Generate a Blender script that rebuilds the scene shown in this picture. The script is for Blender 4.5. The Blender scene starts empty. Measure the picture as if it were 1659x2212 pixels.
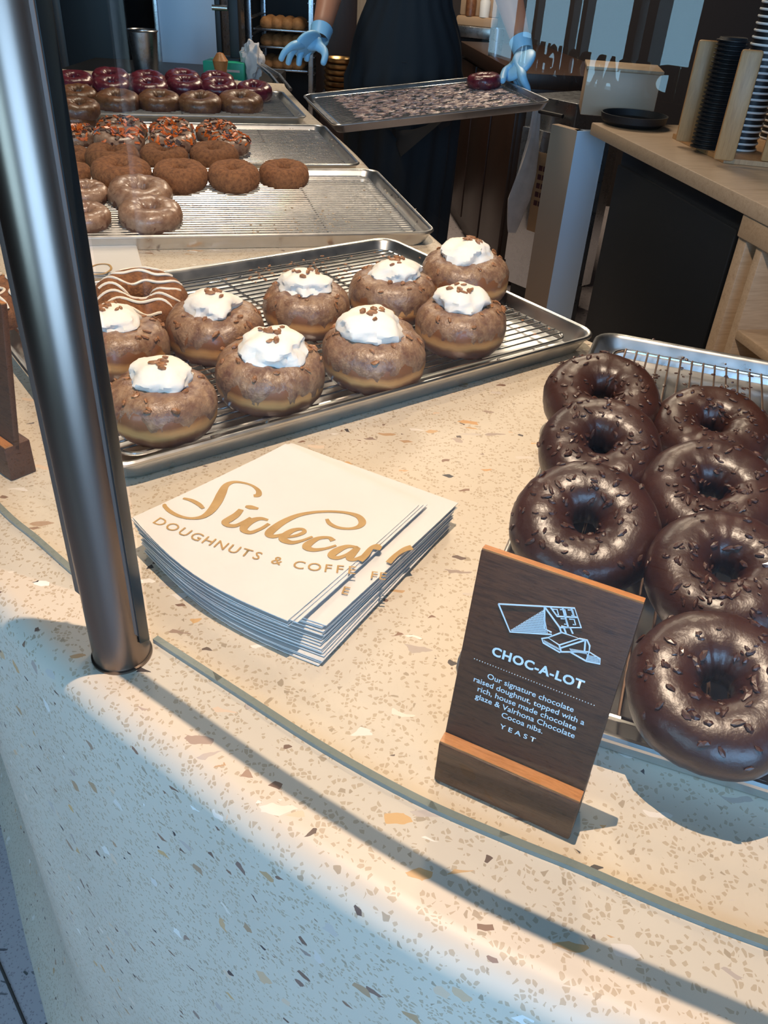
import bpy, bmesh, math, random
from mathutils import Vector, Matrix, noise, Euler
PI = math.pi
R_ = math.radians
random.seed(7)
scn = bpy.context.scene
COL = scn.collection
CT = 0.95                     # counter top height

# ------------------------------------------------------------ camera
FPX = 1740.0; CXP, CYP = 829.5, 1106.0
p_, r_ = R_(34.75), R_(3.75)
FW = Vector((0, math.cos(p_), -math.sin(p_)))
R0 = Vector((1, 0, 0)); U0 = R0.cross(FW)
RT = math.cos(r_) * R0 + math.sin(r_) * U0
UP = -math.sin(r_) * R0 + math.cos(r_) * U0
EYE = Vector((0, 0, CT + 0.40))
cd = bpy.data.cameras.new('camera'); cam = bpy.data.objects.new('camera', cd); COL.objects.link(cam)
cd.sensor_fit = 'VERTICAL'; cd.sensor_height = 36; cd.sensor_width = 27; cd.lens = FPX * 36 / 2212
cd.clip_start = 0.01
M3 = Matrix((RT, UP, -FW)).transposed()
cam.matrix_world = Matrix.Translation(EYE) @ M3.to_4x4()
scn.camera = cam
# ------------------------------------------------------------ world, lights, exposure
w = bpy.data.worlds.new('world'); scn.world = w; w.use_nodes = True
w.node_tree.nodes['Background'].inputs[0].default_value = (0.50, 0.72, 0.95, 1)
w.node_tree.nodes['Background'].inputs[1].default_value = 0.6
scn.view_settings.view_transform = 'Standard'; scn.view_settings.look = 'None'
scn.view_settings.exposure = 0.0; scn.view_settings.gamma = 1; scn.view_settings.use_curve_mapping = False
def lamp(name, kind, loc, target, energy, color, size=0.2, sy=None, spot=None, blend=.5):
    l = bpy.data.lights.new(name, kind); l.energy = energy; l.color = color
    if kind == 'AREA':
        l.size = size
        if sy: l.shape = 'RECTANGLE'; l.size_y = sy
        else: l.shape = 'DISK'
    else: l.shadow_soft_size = size
    if kind == 'SPOT': l.spot_size = R_(spot); l.spot_blend = blend
    o = bpy.data.objects.new(name, l); COL.objects.link(o); o.location = loc
    o.rotation_euler = (Vector(target) - Vector(loc)).to_track_quat('-Z', 'Y').to_euler()
    return o
lamp('lamp_back', 'SPOT', (0.30, 1.70, 2.35), (0.0, 0.55, CT), 28, (1.0, 0.80, 0.57), 0.06, spot=100, blend=.6)
lamp('lamp_over', 'SPOT', (-0.02, 0.385, 2.32), (0.03, 0.58, CT), 102, (1.0, 0.765, 0.57), 0.003, spot=110, blend=.6)
lamp('lamp_far', 'SPOT', (-0.75, 2.6, 2.6), (-0.60, 2.1, CT), 50, (1.0, 0.84, 0.66), 0.25, spot=110, blend=.6)
lamp('window_daylight', 'AREA', (0.7, -2.75, 1.60), (0.7, 0.4, 1.3), 160, (0.31, 0.60, 1.0), 2.4, 1.9)
lamp('street_window_daylight', 'AREA', (-2.45, -2.75, 1.80), (-2.45, 0.4, 1.80), 125, (0.40, 0.74, 1.0), 2.3, 1.8)
lamp('backroom_lamp', 'AREA', (0.2, 4.3, 2.8), (0.2, 4.3, 0), 60, (1.0, 0.80, 0.60), 1.0)

# ------------------------------------------------------------ pixel -> place helpers
def ray(px, py): return FW + RT * ((px - CXP) / FPX) - UP * ((py - CYP) / FPX)
def at(px, py, z=0.0):
    d = ray(px, py); return EYE + d * ((CT + z - EYE.z) / d.z)
def atY(px, py, Y):
    d = ray(px, py); return EYE + d * (Y / d.y)
def atD(px, py, D): return EYE + ray(px, py) * D
def depth(p): return (Vector(p) - EYE).dot(FW)

# ------------------------------------------------------------ mesh helpers
def link(o, parent=None):
    COL.objects.link(o)
    if parent is not None: o.parent = parent
    return o
def obj(name, bm, m, parent=None, smooth=True):
    me = bpy.data.meshes.new(name); bm.normal_update(); bm.to_mesh(me); bm.free()
    for x in (m if isinstance(m, (list, tuple)) else [m]): me.materials.append(x)
    if smooth:
        for p in me.polygons: p.use_smooth = True
        try: me.set_sharp_from_angle(angle=R_(40))
        except Exception: pass
    return link(bpy.data.objects.new(name, me), parent)
def tag(o, label=None, cat=None, group=None, kind=None):
    if label: o['label'] = label
    if cat: o['category'] = cat
    if group: o['group'] = group
    if kind: o['kind'] = kind
    return o
def thing(name, label, cat, loc=(0, 0, 0), rz=0, group=None, rot=None):
    o = bpy.data.objects.new(name, None); COL.objects.link(o); o.location = loc
    o.empty_display_size = .02
    o.rotation_euler = rot if rot else (0, 0, rz)
    return tag(o, label, cat, group)
def copy_tree(o, parent=None):
    c = o.copy(); COL.objects.link(c)
    if parent is not None:
        c.parent = parent; c.matrix_parent_inverse = o.matrix_parent_inverse.copy()
    for ch in list(o.children): copy_tree(ch, c)
    return c
def box(bm, x0, x1, y0, y1, z0, z1, bev=0, mi=0, M=None):
    vs = [bm.verts.new((x, y, z)) for z in (z0, z1) for y in (y0, y1) for x in (x0, x1)]
    fs = [bm.faces.new([vs[i] for i in f]) for f in ((0, 2, 3, 1), (4, 5, 7, 6), (0, 1, 5, 4), (2, 6, 7, 3), (0, 4, 6, 2), (1, 3, 7, 5))]
    for f in fs: f.material_index = mi
    if bev:
        es = set(e for f in fs for e in f.edges)
        rr = bmesh.ops.bevel(bm, geom=list(es), offset=bev, segments=2, affect='EDGES', profile=.5)
        vs = list(set(v for f in rr['faces'] for v in f.verts) | set(v for v in vs if v.is_valid))
    if M is not None:
        for v in set(vs): v.co = M @ v.co
    return vs
def tube(bm, pts, r, seg=8, closed=False, cap=True, mi=0):
    pts = [Vector(p) for p in pts]; n = len(pts); rings = []
    prev = None
    for i, p in enumerate(pts):
        if closed: t = pts[(i + 1) % n] - pts[i - 1]
        else: t = pts[min(i + 1, n - 1)] - pts[max(i - 1, 0)]
        t.normalize()
        if prev is None:
            a = Vector((0, 0, 1)) if abs(t.z) < .9 else Vector((1, 0, 0))
            u = t.cross(a).normalized()
        else:
            u = (prev - t * prev.dot(t)).normalized()
        prev = u; v = t.cross(u)
        rr = r[i] if isinstance(r, (list, tuple)) else r
        rings.append([bm.verts.new(p + (u * math.cos(k * 2 * PI / seg) + v * math.sin(k * 2 * PI / seg)) * rr) for k in range(seg)])
    m = n if closed else n - 1
    for i in range(m):
        a, b = rings[i], rings[(i + 1) % n]
        for k in range(seg):
            f = bm.faces.new((a[k], a[(k + 1) % seg], b[(k + 1) % seg], b[k])); f.material_index = mi
    if cap and not closed:
        bm.faces.new(rings[0][::-1]).material_index = mi; bm.faces.new(rings[-1]).material_index = mi
def lathe(bm, prof, seg=32, M=None, mi=0):
    rings = []
    for (r, z) in prof:
        if r < 1e-6: rings.append([bm.verts.new((0, 0, z))])
        else: rings.append([bm.verts.new((r * math.cos(k * 2 * PI / seg), r * math.sin(k * 2 * PI / seg), z)) for k in range(seg)])
    for a, b in zip(rings, rings[1:]):
        for k in range(seg):
            k2 = (k + 1) % seg
            if len(a) == 1 and len(b) == 1: continue
            if len(a) == 1: f = bm.faces.new((a[0], b[k], b[k2]))
            elif len(b) == 1: f = bm.faces.new((a[k], b[0], a[k2]))
            else: f = bm.faces.new((a[k], b[k], b[k2], a[k2]))
            f.material_index = mi
    if M is not None:
        for rr in rings:
            for v in rr: v.co = M @ v.co
def catmull(P, n=8, closed=False):
    P = [Vector(p) for p in P]; out = []
    N = len(P); rng = range(N if closed else N - 1)
    for i in rng:
        if closed: a, b, c, d = P[i - 1], P[i], P[(i + 1) % N], P[(i + 2) % N]
        else: a, b, c, d = P[max(i - 1, 0)], P[i], P[i + 1], P[min(i + 2, N - 1)]
        for k in range(n):
            t = k / n
            out.append(.5 * ((2 * b) + (c - a) * t + (2 * a - 5 * b + 4 * c - d) * t * t + (3 * b - a - 3 * c + d) * t ** 3))
    if not closed: out.append(P[-1].copy())
    return out
def new(): return bmesh.new()

# ------------------------------------------------------------ materials
def mat(name, base=(.8, .8, .8), rough=.5, metal=0, spec=.5, coat=0, **kw):
    m = bpy.data.materials.new(name); m.use_nodes = True
    b = m.node_tree.nodes['Principled BSDF']
    b.inputs['Base Color'].default_value = (*base, 1); b.inputs['Roughness'].default_value = rough
    b.inputs['Metallic'].default_value = metal; b.inputs['Specular IOR Level'].default_value = spec
    b.inputs['Coat Weight'].default_value = coat
    if coat: b.inputs['Coat Roughness'].default_value = kw.get('coat_rough', .1)
    if kw.get('sss'):
        b.inputs['Subsurface Weight'].default_value = kw['sss']; b.inputs['Subsurface Radius'].default_value = (.01, .006, .004)
        b.inputs['Subsurface Scale'].default_value = .5
    return m
class NT:
    def __init__(s, m): s.m = m; s.t = m.node_tree; s.b = s.t.nodes['Principled BSDF']
    def n(s, typ, **kw):
        x = s.t.nodes.new(typ)
        for k, v in kw.items():
            if k in x.inputs.keys(): x.inputs[k].default_value = v
            else: setattr(x, k, v)
        return x
    def l(s, a, b): s.t.links.new(a, b)
    def coord(s, which='Object', scale=(1, 1, 1), rot=(0, 0, 0)):
        c = s.n('ShaderNodeTexCoord'); mp = s.n('ShaderNodeMapping')
        mp.inputs['Scale'].default_value = scale; mp.inputs['Rotation'].default_value = rot
        s.l(c.outputs[which], mp.inputs['Vector']); return mp.outputs['Vector']
    def ramp(s, fac, stops, interp='LINEAR'):
        r = s.n('ShaderNodeValToRGB'); r.color_ramp.interpolation = interp
        e = r.color_ramp.elements
        while len(e) < len(stops): e.new(.5)
        for x, (p, c) in zip(e, stops): x.position = p; x.color = (*c, 1) if len(c) == 3 else c
        s.l(fac, r.inputs['Fac']); return r.outputs['Color']
    def mix(s, fac, a, b, typ='MIX'):
        x = s.n('ShaderNodeMix', data_type='RGBA', blend_type=typ)
        for i, v in ((0, fac), (6, a), (7, b)):
            if hasattr(v, 'links'): s.l(v, x.inputs[i])
            else: x.inputs[i].default_value = v if i == 0 else (*v, 1)
        return x.outputs[2]
    def noise(s, vec, scale, detail=4, rough=.55, dist=0):
        x = s.n('ShaderNodeTexNoise', Scale=scale, Detail=detail, Roughness=rough, Distortion=dist); s.l(vec, x.inputs['Vector']); return x.outputs['Fac']
    def bump(s, h, strength=.3, dist=.002):
        x = s.n('ShaderNodeBump', Strength=strength, Distance=dist); s.l(h, x.inputs['Height']); s.l(x.outputs[0], s.b.inputs['Normal'])
    def base(s, c): s.l(c, s.b.inputs['Base Color'])
    def math(s, op, a, b=0):
        x = s.n('ShaderNodeMath', operation=op)
        for i, v in enumerate((a, b)):
            if hasattr(v, 'links'): s.l(v, x.inputs[i])
            else: x.inputs[i].default_value = v
        return x.outputs[0]

def terrazzo(name, base, tan, big_cols, rough=.46, dens=1.0, bscale=34):
    m = mat(name, base, rough, spec=.5); t = NT(m)
    v = t.coord()
    wv = t.n('ShaderNodeTexNoise', Scale=60.0, Detail=2.0); t.l(v, wv.inputs['Vector'])
    vadd = t.n('ShaderNodeVectorMath', operation='MULTIPLY_ADD'); t.l(wv.outputs['Color'], vadd.inputs[0])
    vadd.inputs[1].default_value = (.006,) * 3; t.l(v, vadd.inputs[2]); vv = vadd.outputs[0]
    col = t.ramp(t.noise(v, 9, 3), [(.3, tuple(c * .95 for c in base)), (.7, base)])
    # small tan grit
    a = t.n('ShaderNodeTexVoronoi', Scale=330.0); t.l(vv, a.inputs['Vector'])
    e = t.n('ShaderNodeTexVoronoi', feature='DISTANCE_TO_EDGE', Scale=330.0); t.l(vv, e.inputs['Vector'])
    sep = t.n('ShaderNodeSeparateColor'); t.l(a.outputs['Color'], sep.inputs[0])
    mask = t.math('MULTIPLY', t.math('GREATER_THAN', sep.outputs[0], 1 - .34 * dens), t.math('GREATER_THAN', e.outputs['Distance'], .13))
    col = t.mix(mask, col, tan)
    a2 = t.n('ShaderNodeTexVoronoi', Scale=190.0); t.l(vv, a2.inputs['Vector'])
    e2 = t.n('ShaderNodeTexVoronoi', feature='DISTANCE_TO_EDGE', Scale=190.0); t.l(vv, e2.inputs['Vector'])
    sep2 = t.n('ShaderNodeSeparateColor'); t.l(a2.outputs['Color'], sep2.inputs[0])
    mask2 = t.math('MULTIPLY', t.math('GREATER_THAN', sep2.outputs[1], 1 - .05 * dens), t.math('GREATER_THAN', e2.outputs['Distance'], .22))
    col = t.mix(mask2, col, tuple(c * .82 for c in tan))
    # shell shards: long irregular chips
    for k, (rot, sc, th, cols) in enumerate(((.6, bscale * 1.5, .975, big_cols[0]), (2.1, bscale * 1.9, .975, big_cols[1]), (1.3, bscale * 3.6, .985, big_cols[2]))):
        vs = t.coord(scale=(1, 3.2 - .8 * k, 1.8), rot=(0, 0, rot))
        vd = t.n('ShaderNodeVectorMath', operation='MULTIPLY_ADD'); t.l(wv.outputs['Color'], vd.inputs[0])
        vd.inputs[1].default_value = (.022 / (1 + k * .6),) * 3; t.l(vs, vd.inputs[2])
        b = t.n('ShaderNodeTexVoronoi', Scale=float(sc)); t.l(vd.outputs[0], b.inputs['Vector'])
        eb = t.n('ShaderNodeTexVoronoi', feature='DISTANCE_TO_EDGE', Scale=float(sc)); t.l(vd.outputs[0], eb.inputs['Vector'])
        sp = t.n('ShaderNodeSeparateColor'); t.l(b.outputs['Color'], sp.inputs[0])
        mk = t.math('MULTIPLY', t.math('GREATER_THAN', sp.outputs[0], th), t.math('GREATER_THAN', eb.outputs['Distance'], .10))
        cc = t.ramp(sp.outputs[1], [(0, cols[0]), (.5, cols[1]), (1, cols[2])])
        col = t.mix(mk, col, cc)
    t.base(col)
    return m
CREAM = (.58, .50, .40)
M = {}
M['counter'] = terrazzo('terrazzo_cream', CREAM, (.43, .34, .24), (((.55, .30, .12), (.75, .68, .60), (.20, .12, .09)), ((.60, .36, .15), (.30, .20, .15), (.8, .75, .68)), ((.03, .03, .035), (.25, .14, .09), (.05, .04, .04))))
M['floor'] = terrazzo('terrazzo_floor', (.42, .37, .38), (.28, .24, .25), (((.08, .07, .08), (.35, .33, .33), (.05, .05, .06)), ((.30, .28, .28), (.1, .09, .1), (.2, .18, .18)), ((.03, .03, .035), (.1, .1, .1), (.05, .04, .04))), .5, .7)
# aluminium
def brushed(name, c, rough, scale=(1, 1, 1), bumpy=.02):
    m = mat(name, c, rough, 1.0); t = NT(m); v = t.coord(scale=scale)
    f = t.noise(v, 40, 5)
    t.base(t.ramp(f, [(.3, tuple(x * .90 for x in c)), (.7, c)]))
    rr = t.n('ShaderNodeMapRange'); rr.inputs['To Min'].default_value = rough * .7; rr.inputs['To Max'].default_value = rough * 1.35
    t.l(f, rr.inputs['Value']); t.l(rr.outputs[0], t.b.inputs['Roughness']); t.bump(f, bumpy, .001)
    return m
M['alu'] = brushed('aluminium_pan', (.66, .66, .66), .30)
M['wire'] = mat('chromed_wire', (.75, .74, .72), .20, 1)
M['wire_choc'] = brushed('chocolate_stained_wire', (.30, .20, .15), .4)
M['bronze'] = brushed('brushed_bronze_post', (.24, .185, .15), .30, (1, 1, .02), .02)
M['channel'] = mat('dark_bronze_channel', (.12, .085, .068), .45, .3)
M['gasket'] = mat('black_gasket', (.008, .012, .014), .3)
M['steel'] = brushed('stainless_steel', (.55, .57, .60), .28)
M['blacksteel'] = mat('black_metal', (.012, .012, .014), .5, .2)
M['black'] = mat('black_laminate', (.004, .007, .011), .55)
M['trim'] = mat('rail_trim', (.4, .38, .34), .3, 1)
# wood
def wood(name, c1, c2, scale=(2, 30, 30), rough=.4, sc=6.0, coat=0):
    m = mat(name, c1, rough, coat=coat); t = NT(m); v = t.coord(scale=scale)
    f = t.noise(v, sc, 6, .6, .6); g = t.noise(v, sc * 6, 3)
    c = t.ramp(f, [(.30, c1), (.52, c2), (.72, c1)])
    c = t.mix(.25, c, t.ramp(g, [(.35, tuple(x * .5 for x in c1)), (.7, c2)]))
    t.base(c); t.bump(g, .15, .0006); return m
M['walnut'] = wood('walnut', (.040, .015, .007), (.110, .042, .018), (6, 60, 60), .5)
M['walnut'].node_tree.nodes['Principled BSDF'].inputs['Specular IOR Level'].default_value = .3
M['walnut_edge'] = wood('lighter_walnut', (.32, .12, .035), (.50, .21, .07), (6, 60, 60), .35)
M['bamboo'] = wood('bamboo', (.36, .18, .07), (.50, .28, .12), (20, 20, 2), .45, 3)
M['oak'] = wood('oak_counter', (.40, .28, .18), (.52, .38, .26), (12, 1, 12), .35, 4)
M['darkwood'] = wood('dark_wood_panel', (.018, .009, .007), (.038, .018, .012), (12, 12, 1), .4, 4)
M['tan'] = wood('tan_board', (.30, .21, .13), (.40, .29, .19), (8, 8, 1), .5, 3)
# glass
def glass_mat(name, tint, ior=1.45):
    m = bpy.data.materials.new(name); m.use_nodes = True; t = m.node_tree; t.nodes.clear()
    o = t.nodes.new('ShaderNodeOutputMaterial'); mx = t.nodes.new('ShaderNodeMixShader'); fr = t.nodes.new('ShaderNodeFresnel')
    tr = t.nodes.new('ShaderNodeBsdfTransparent'); gl = t.nodes.new('ShaderNodeBsdfGlossy')
    fr.inputs['IOR'].default_value = ior; tr.inputs['Color'].default_value = (*tint, 1); gl.inputs['Roughness'].default_value = 0.0
    geo = t.nodes.new('ShaderNodeNewGeometry'); inv = t.nodes.new('ShaderNodeMath'); inv.operation = 'SUBTRACT'; inv.inputs[0].default_value = 1
    mul = t.nodes.new('ShaderNodeMath'); mul.operation = 'MULTIPLY'
    t.links.new(geo.outputs['Backfacing'], inv.inputs[1]); t.links.new(fr.outputs[0], mul.inputs[0]); t.links.new(inv.outputs[0], mul.inputs[1])
    mn = t.nodes.new('ShaderNodeMath'); mn.operation = 'MINIMUM'; mn.inputs[1].default_value = .16
    t.links.new(mul.outputs[0], mn.inputs[0]); t.links.new(mn.outputs[0], mx.inputs[0])
    t.links.new(tr.outputs[0], mx.inputs[1]); t.links.new(gl.outputs[0], mx.inputs[2]); t.links.new(mx.outputs[0], o.inputs[0]); return m
M['glass'] = glass_mat('clear_glass', (.97, .985, .98))
M['glass_edge'] = mat('polished_glass_edge', (.16, .19, .175), .25, 0, .5)
# food
def food(name, c1, c2, scale=60, rough=.5, coat=0, bumps=.3, bscale=150, coat_rough=.15, c3=None, sss=0):
    m = mat(name, c1, rough, coat=coat, coat_rough=coat_rough, sss=sss); t = NT(m); v = t.coord()
    f = t.noise(v, scale, 6, .65)
    st = [(.32, c1), (.62, c2)]
    if c3: st.append((.75, c3))
    t.base(t.ramp(f, st)); t.bump(t.noise(v, bscale, 4), bumps, .0015); return m
M['choc'] = food('chocolate_glaze', (.028, .009, .006), (.045, .015, .010), 30, .36, .08, .45, 110, .25)
M['chocdough'] = food('chocolate_dough', (.018, .008, .006), (.035, .015, .010), 80, .7, 0, .8, 200)
M['maple'] = food('maple_glaze', (.13, .058, .040), (.30, .18, .105), 95, .36, .16, .8, 260, .25, (.42, .28, .17))
M['berry'] = food('berry_glaze', (.065, .006, .012), (.14, .016, .028), 60, .3, .3, .8, 120)
M['berrydough'] = food('purple_dough', (.05, .010, .018), (.08, .02, .03), 60, .6)
M['caramel'] = food('caramel_glaze', (.10, .036, .014), (.20, .080, .032), 60, .4, .15, .9, 90)
M['crumb'] = food('cinnamon_crumb', (.11, .038, .014), (.25, .10, .036), 150, .9, 0, 1.0, 330)
M['oldglaze'] = food('thin_sugar_glaze', (.15, .068, .040), (.32, .19, .12), 60, .38, .25, .8, 100)
M['cakedough'] = food('brown_cake_dough', (.085, .030, .018), (.15, .06, .035), 80, .5, .1, .6)
def fried():
    m = mat('fried_dough', (.3, .12, .04), .42, coat=.15); t = NT(m); v = t.coord()
    sep = t.n('ShaderNodeSeparateXYZ'); t.l(v, sep.inputs[0])
    h = t.math('ADD', t.math('MULTIPLY', sep.outputs[2], 30.0), t.math('MULTIPLY', t.math('SUBTRACT', t.noise(v, 30, 3), .5), .35))
    h = t.math('ADD', h, .5)
    c = t.ramp(h, [(.05, (.085, .030, .018)), (.22, (.20, .075, .03)), (.36, (.55, .29, .11)), (.48, (.50, .25, .09)), (.62, (.20, .08, .035))])
    t.base(c); t.bump(t.noise(v, 120, 4), .3, .001); return m
M['fried'] = fried()
M['cream'] = food('whipped_cream', (.76, .71, .64), (.82, .77, .70), 40, .6, 0, .35, 120, sss=.15)
M['nut'] = food('chopped_pecan', (.14, .05, .018), (.38, .17, .07), 90, .5, .1)
M['nib'] = food('cocoa_nib', (.020, .008, .006), (.085, .028, .016), 200, .45, .1)
M['orange'] = food('orange_candy', (.75, .17, .02), (.55, .09, .01), 200, .4, .2)
M['icing'] = mat('white_icing', (.80, .70, .58), .4)
M['paper'] = food('white_waxed_paper', (.60, .58, .56), (.64, .62, .60), 9, .5, 0, .10, 14, sss=0)
M['gold'] = food('gold_print', (.34, .19, .05), (.42, .25, .08), 50, .5)
M['ink'] = mat('pale_blue_print', (.66, .74, .80), .5)
M['residue'] = food('sticky_crumb_residue', (.16, .065, .050), (.42, .30, .28), 45, .5, .2, .8, 100, c3=(.55, .5, .52))
# person
M['glove'] = mat('blue_nitrile_glove', (.26, .55, .80), .45)
M['skin'] = mat('skin', (.48, .20, .11), .45, sss=.1)
M['apron'] = mat('black_apron_cloth', (.006, .009, .013), .8)
M['shirt'] = mat('dark_shirt_cloth', (.02, .018, .018), .9)
M['hair'] = mat('dark_hair', (.02, .012, .008), .6)
M['cloth'] = food('white_towel_cloth', (.55, .52, .50), (.66, .62, .60), 20, .9)
M['green'] = mat('green_carton', (.01, .36, .22), .4)
M['white'] = mat('white_plastic', (.75, .74, .72), .4)
M['panelwhite'] = mat('laminate_and_blue_sheen', (.55, .66, .80), .35)
M['beige'] = mat('beige_laminate', (.42, .30, .21), .45)
M['brass'] = mat('brass_metal', (.45, .28, .12), .3, 1)
M['kraft'] = mat('kraft_paper', (.38, .25, .15), .8)
M['wall'] = mat('dark_wall_paint', (.020, .013, .011), .8)
M['frame'] = mat('window_frame_paint', (.02, .02, .022), .4)
M['ceil'] = mat('ceiling_paint', (.10, .09, .08), .9)
M['muffin'] = food('baked_roll', (.30, .13, .04), (.45, .22, .08), 40, .7)
M['grout'] = mat('floor_joint', (.05, .04, .035), .9)

# ------------------------------------------------------------ room
def struct(name, bm, m, smooth=False):
    o = obj(name, bm, m, None, smooth); o['kind'] = 'structure'; return o
XL, XR, YF, YB, ZC = -4.2, 2.2, -2.6, 5.8, 2.95
bm = new(); box(bm, XL - .1, XR + .1, YF - .1, YB + .1, -.08, 0); struct('floor', bm, M['floor'])
bm = new(); box(bm, XL - .1, XR + .1, YF - .1, YB + .1, ZC, ZC + .08); struct('ceiling', bm, M['ceil'])
bm = new(); box(bm, XL - .1, XL, YF, YB, 0, ZC); struct('wall_left', bm, M['wall'])
bm = new(); box(bm, XR, XR + .1, YF, YB, 0, ZC); struct('wall_right', bm, M['wall'])
bm = new(); box(bm, XL, XR, YB, YB + .1, 0, ZC); struct('wall_back', bm, M['wall'])
W1 = (-3.55, -1.38, .90, 2.70); W2 = (-.45, 1.9, .45, 2.70)
bm = new(); box(bm, XL, W1[0], YF - .1, YF, 0, ZC); box(bm, W1[1], W2[0], YF - .1, YF, 0, ZC); box(bm, W2[1], XR, YF - .1, YF, 0, ZC)
for q_ in (W1, W2): box(bm, q_[0], q_[1], YF - .1, YF, 0, q_[2]); box(bm, q_[0], q_[1], YF - .1, YF, q_[3], ZC)
struct('wall_front', bm, M['wall'])
for i_, (q_, xs_) in enumerate(((W1, (-3.0, -2.72, -2.27, -2.13, -1.73, -1.64)), (W2, (.35, 1.1)))):
    bm = new()
    for x in (q_[0],) + xs_ + (q_[1] - .05,): box(bm, x, x + .05, YF - .09, YF + .01, q_[2], q_[3])
    box(bm, q_[0], q_[1], YF - .09, YF + .01, q_[2], q_[2] + .05); box(bm, q_[0], q_[1], YF - .09, YF + .01, q_[3] - .07, q_[3])
    struct('window_%d' % (i_ + 1), bm, M['frame'])
# floor joint
a = at(-15, 2050, -CT); b = at(62, 2230, -CT); d = (b - a).normalized() * 2
bm = new(); tube(bm, [a - d + Vector((0, 0, .0)), a, b, b + d], .0022, 6); struct('trim_1', bm, M['grout'])

# ------------------------------------------------------------ counter
front = [(1.6, -.22), (.9, -.03), (.45, .075), (.2, .143), (.117, .170), (.08, .185), (.031, .206), (-.045, .251), (-.116, .301), (-.178, .344), (-.22, .377), (-.27, .42), (-.35, .492), (-.43, .60), (-.56, .80), (-.72, 1.08), (-.9, 1.6), (-1.1, 2.3), (-1.33, 3.2)]
back = [(-.45, 3.20), (-.292, 2.64), (-.118, 2.09), (-.006, 1.66), (.077, 1.39), (.15, 1.22), (.225, 1.075), (.285, .985), (.45, .92), (.9, .77), (1.6, .54)]
fc = [Vector((x, y, 0)) for x, y in front]
fcs = catmull(fc, 6)
bcs = catmull([Vector((x, y, 0)) for x, y in back], 6)
outline = fcs + bcs     # clockwise loop
def off(loop, d):
    n = len(loop); out = []
    for i in range(n):
        t = (loop[(i + 1) % n] - loop[i - 1]); t.z = 0; t.normalize()
        out.append(loop[i] + Vector((t.y, -t.x, 0)) * d)
    return out
area = sum(outline[i - 1].x * outline[i].y - outline[i].x * outline[i - 1].y for i in range(len(outline)))
sgn = -1 if area < 0 else 1
ctr = thing('display_counter', 'long curved cream terrazzo shop counter with rounded front edge carrying the trays', 'counter', (0, 0, 0))
def loops_mesh(bm, prof, top=True, bottom=False):
    rings = []
    for (ins, z) in prof:
        rings.append([bm.verts.new((p.x, p.y, z)) for p in off(outline, -sgn * ins)])
    n = len(outline)
    for a, b in zip(rings, rings[1:]):
        for k in range(n): bm.faces.new((a[k], a[(k + 1) % n], b[(k + 1) % n], b[k]))
    if top: bm.faces.new(rings[-1])
    if bottom: bm.faces.new(rings[0][::-1])
rr = .020
prof = [(.0, CT - .12)] + [(rr - rr * math.sin(t), CT - rr + rr * math.cos(t)) for t in [R_(90 - 9 * k) for k in range(11)]]
prof = [(0, CT - .12)] + [(rr * (1 - math.cos(R_(9 * k))), CT - rr + rr * math.sin(R_(9 * k))) for k in range(11)]
bm = new(); loops_mesh(bm, prof); bmesh.ops.triangulate(bm, faces=[f for f in bm.faces if len(f.verts) > 4]); obj('countertop', bm, M['counter'], ctr)
prof = [(-.055, .0), (-.052, .03), (-.03, .07), (-.012, .12), (0, .19), (0, CT - .12)]
bm = new(); loops_mesh(bm, prof, top=False); obj('counter_body', bm, M['counter'], ctr)

# ------------------------------------------------------------ sneeze guard
gl = [(.9, .045), (.6, .115), (.4, .160), (.3, .187), (.207, .216), (.162, .232), (.117, .251), (.081, .265), (.03, .287), (-.027, .319), (-.092, .362), (-.152, .402)]
gleft = [(-.205, .445), (-.229, .465), (-.274, .504), (-.321, .544), (-.42, .645), (-.53, .80), (-.66, 1.06), (-.83, 1.58), (-1.03, 2.3), (-1.2, 3.0)]
GH = .47
def ribbon(bm, pts, th, z0, z1, mi=0):
    n = len(pts); L = []
    for i, p in enumerate(pts):
        t = pts[min(i + 1, n - 1)] - pts[max(i - 1, 0)]; t.z = 0; t.normalize(); nn = Vector((t.y, -t.x, 0)) * th / 2
        L.append([bm.verts.new((p.x + s * nn.x, p.y + s * nn.y, z)) for s, z in ((-1, z0), (1, z0), (1, z1), (-1, z1))])
    for a, b in zip(L, L[1:]):
        for k in range(4): bm.faces.new((a[k], b[k], b[(k + 1) % 4], a[(k + 1) % 4])).material_index = mi
    bm.faces.new(L[0]); bm.faces.new(L[-1][::-1])
for nm, pts, lab in (('right', gl, 'curved clear glass sneeze guard pane right of the bronze post'), ('left', gleft, 'curved clear glass sneeze guard pane left of the bronze post')):
    P = catmull([Vector((x, y, 0)) for x, y in pts], 8)
    t = thing('glass_pane', lab, 'glass pane', (P[0].x, P[0].y, CT), 0, None)
    L = [p - P[0] for p in P]
    bm = new(); ribbon(bm, L, .006, .0035, GH); bmesh.ops.recalc_face_normals(bm, faces=bm.faces); obj('pane', bm, M['glass'], t)
    bm = new(); ribbon(bm, L, .0045, .0, .0035); obj('polished_bottom_edge', bm, M['glass_edge'], t)
    bm = new(); ribbon(bm, L, .0068, GH, GH + .010); obj('top_cap', bm, M['channel'], t)
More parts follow.
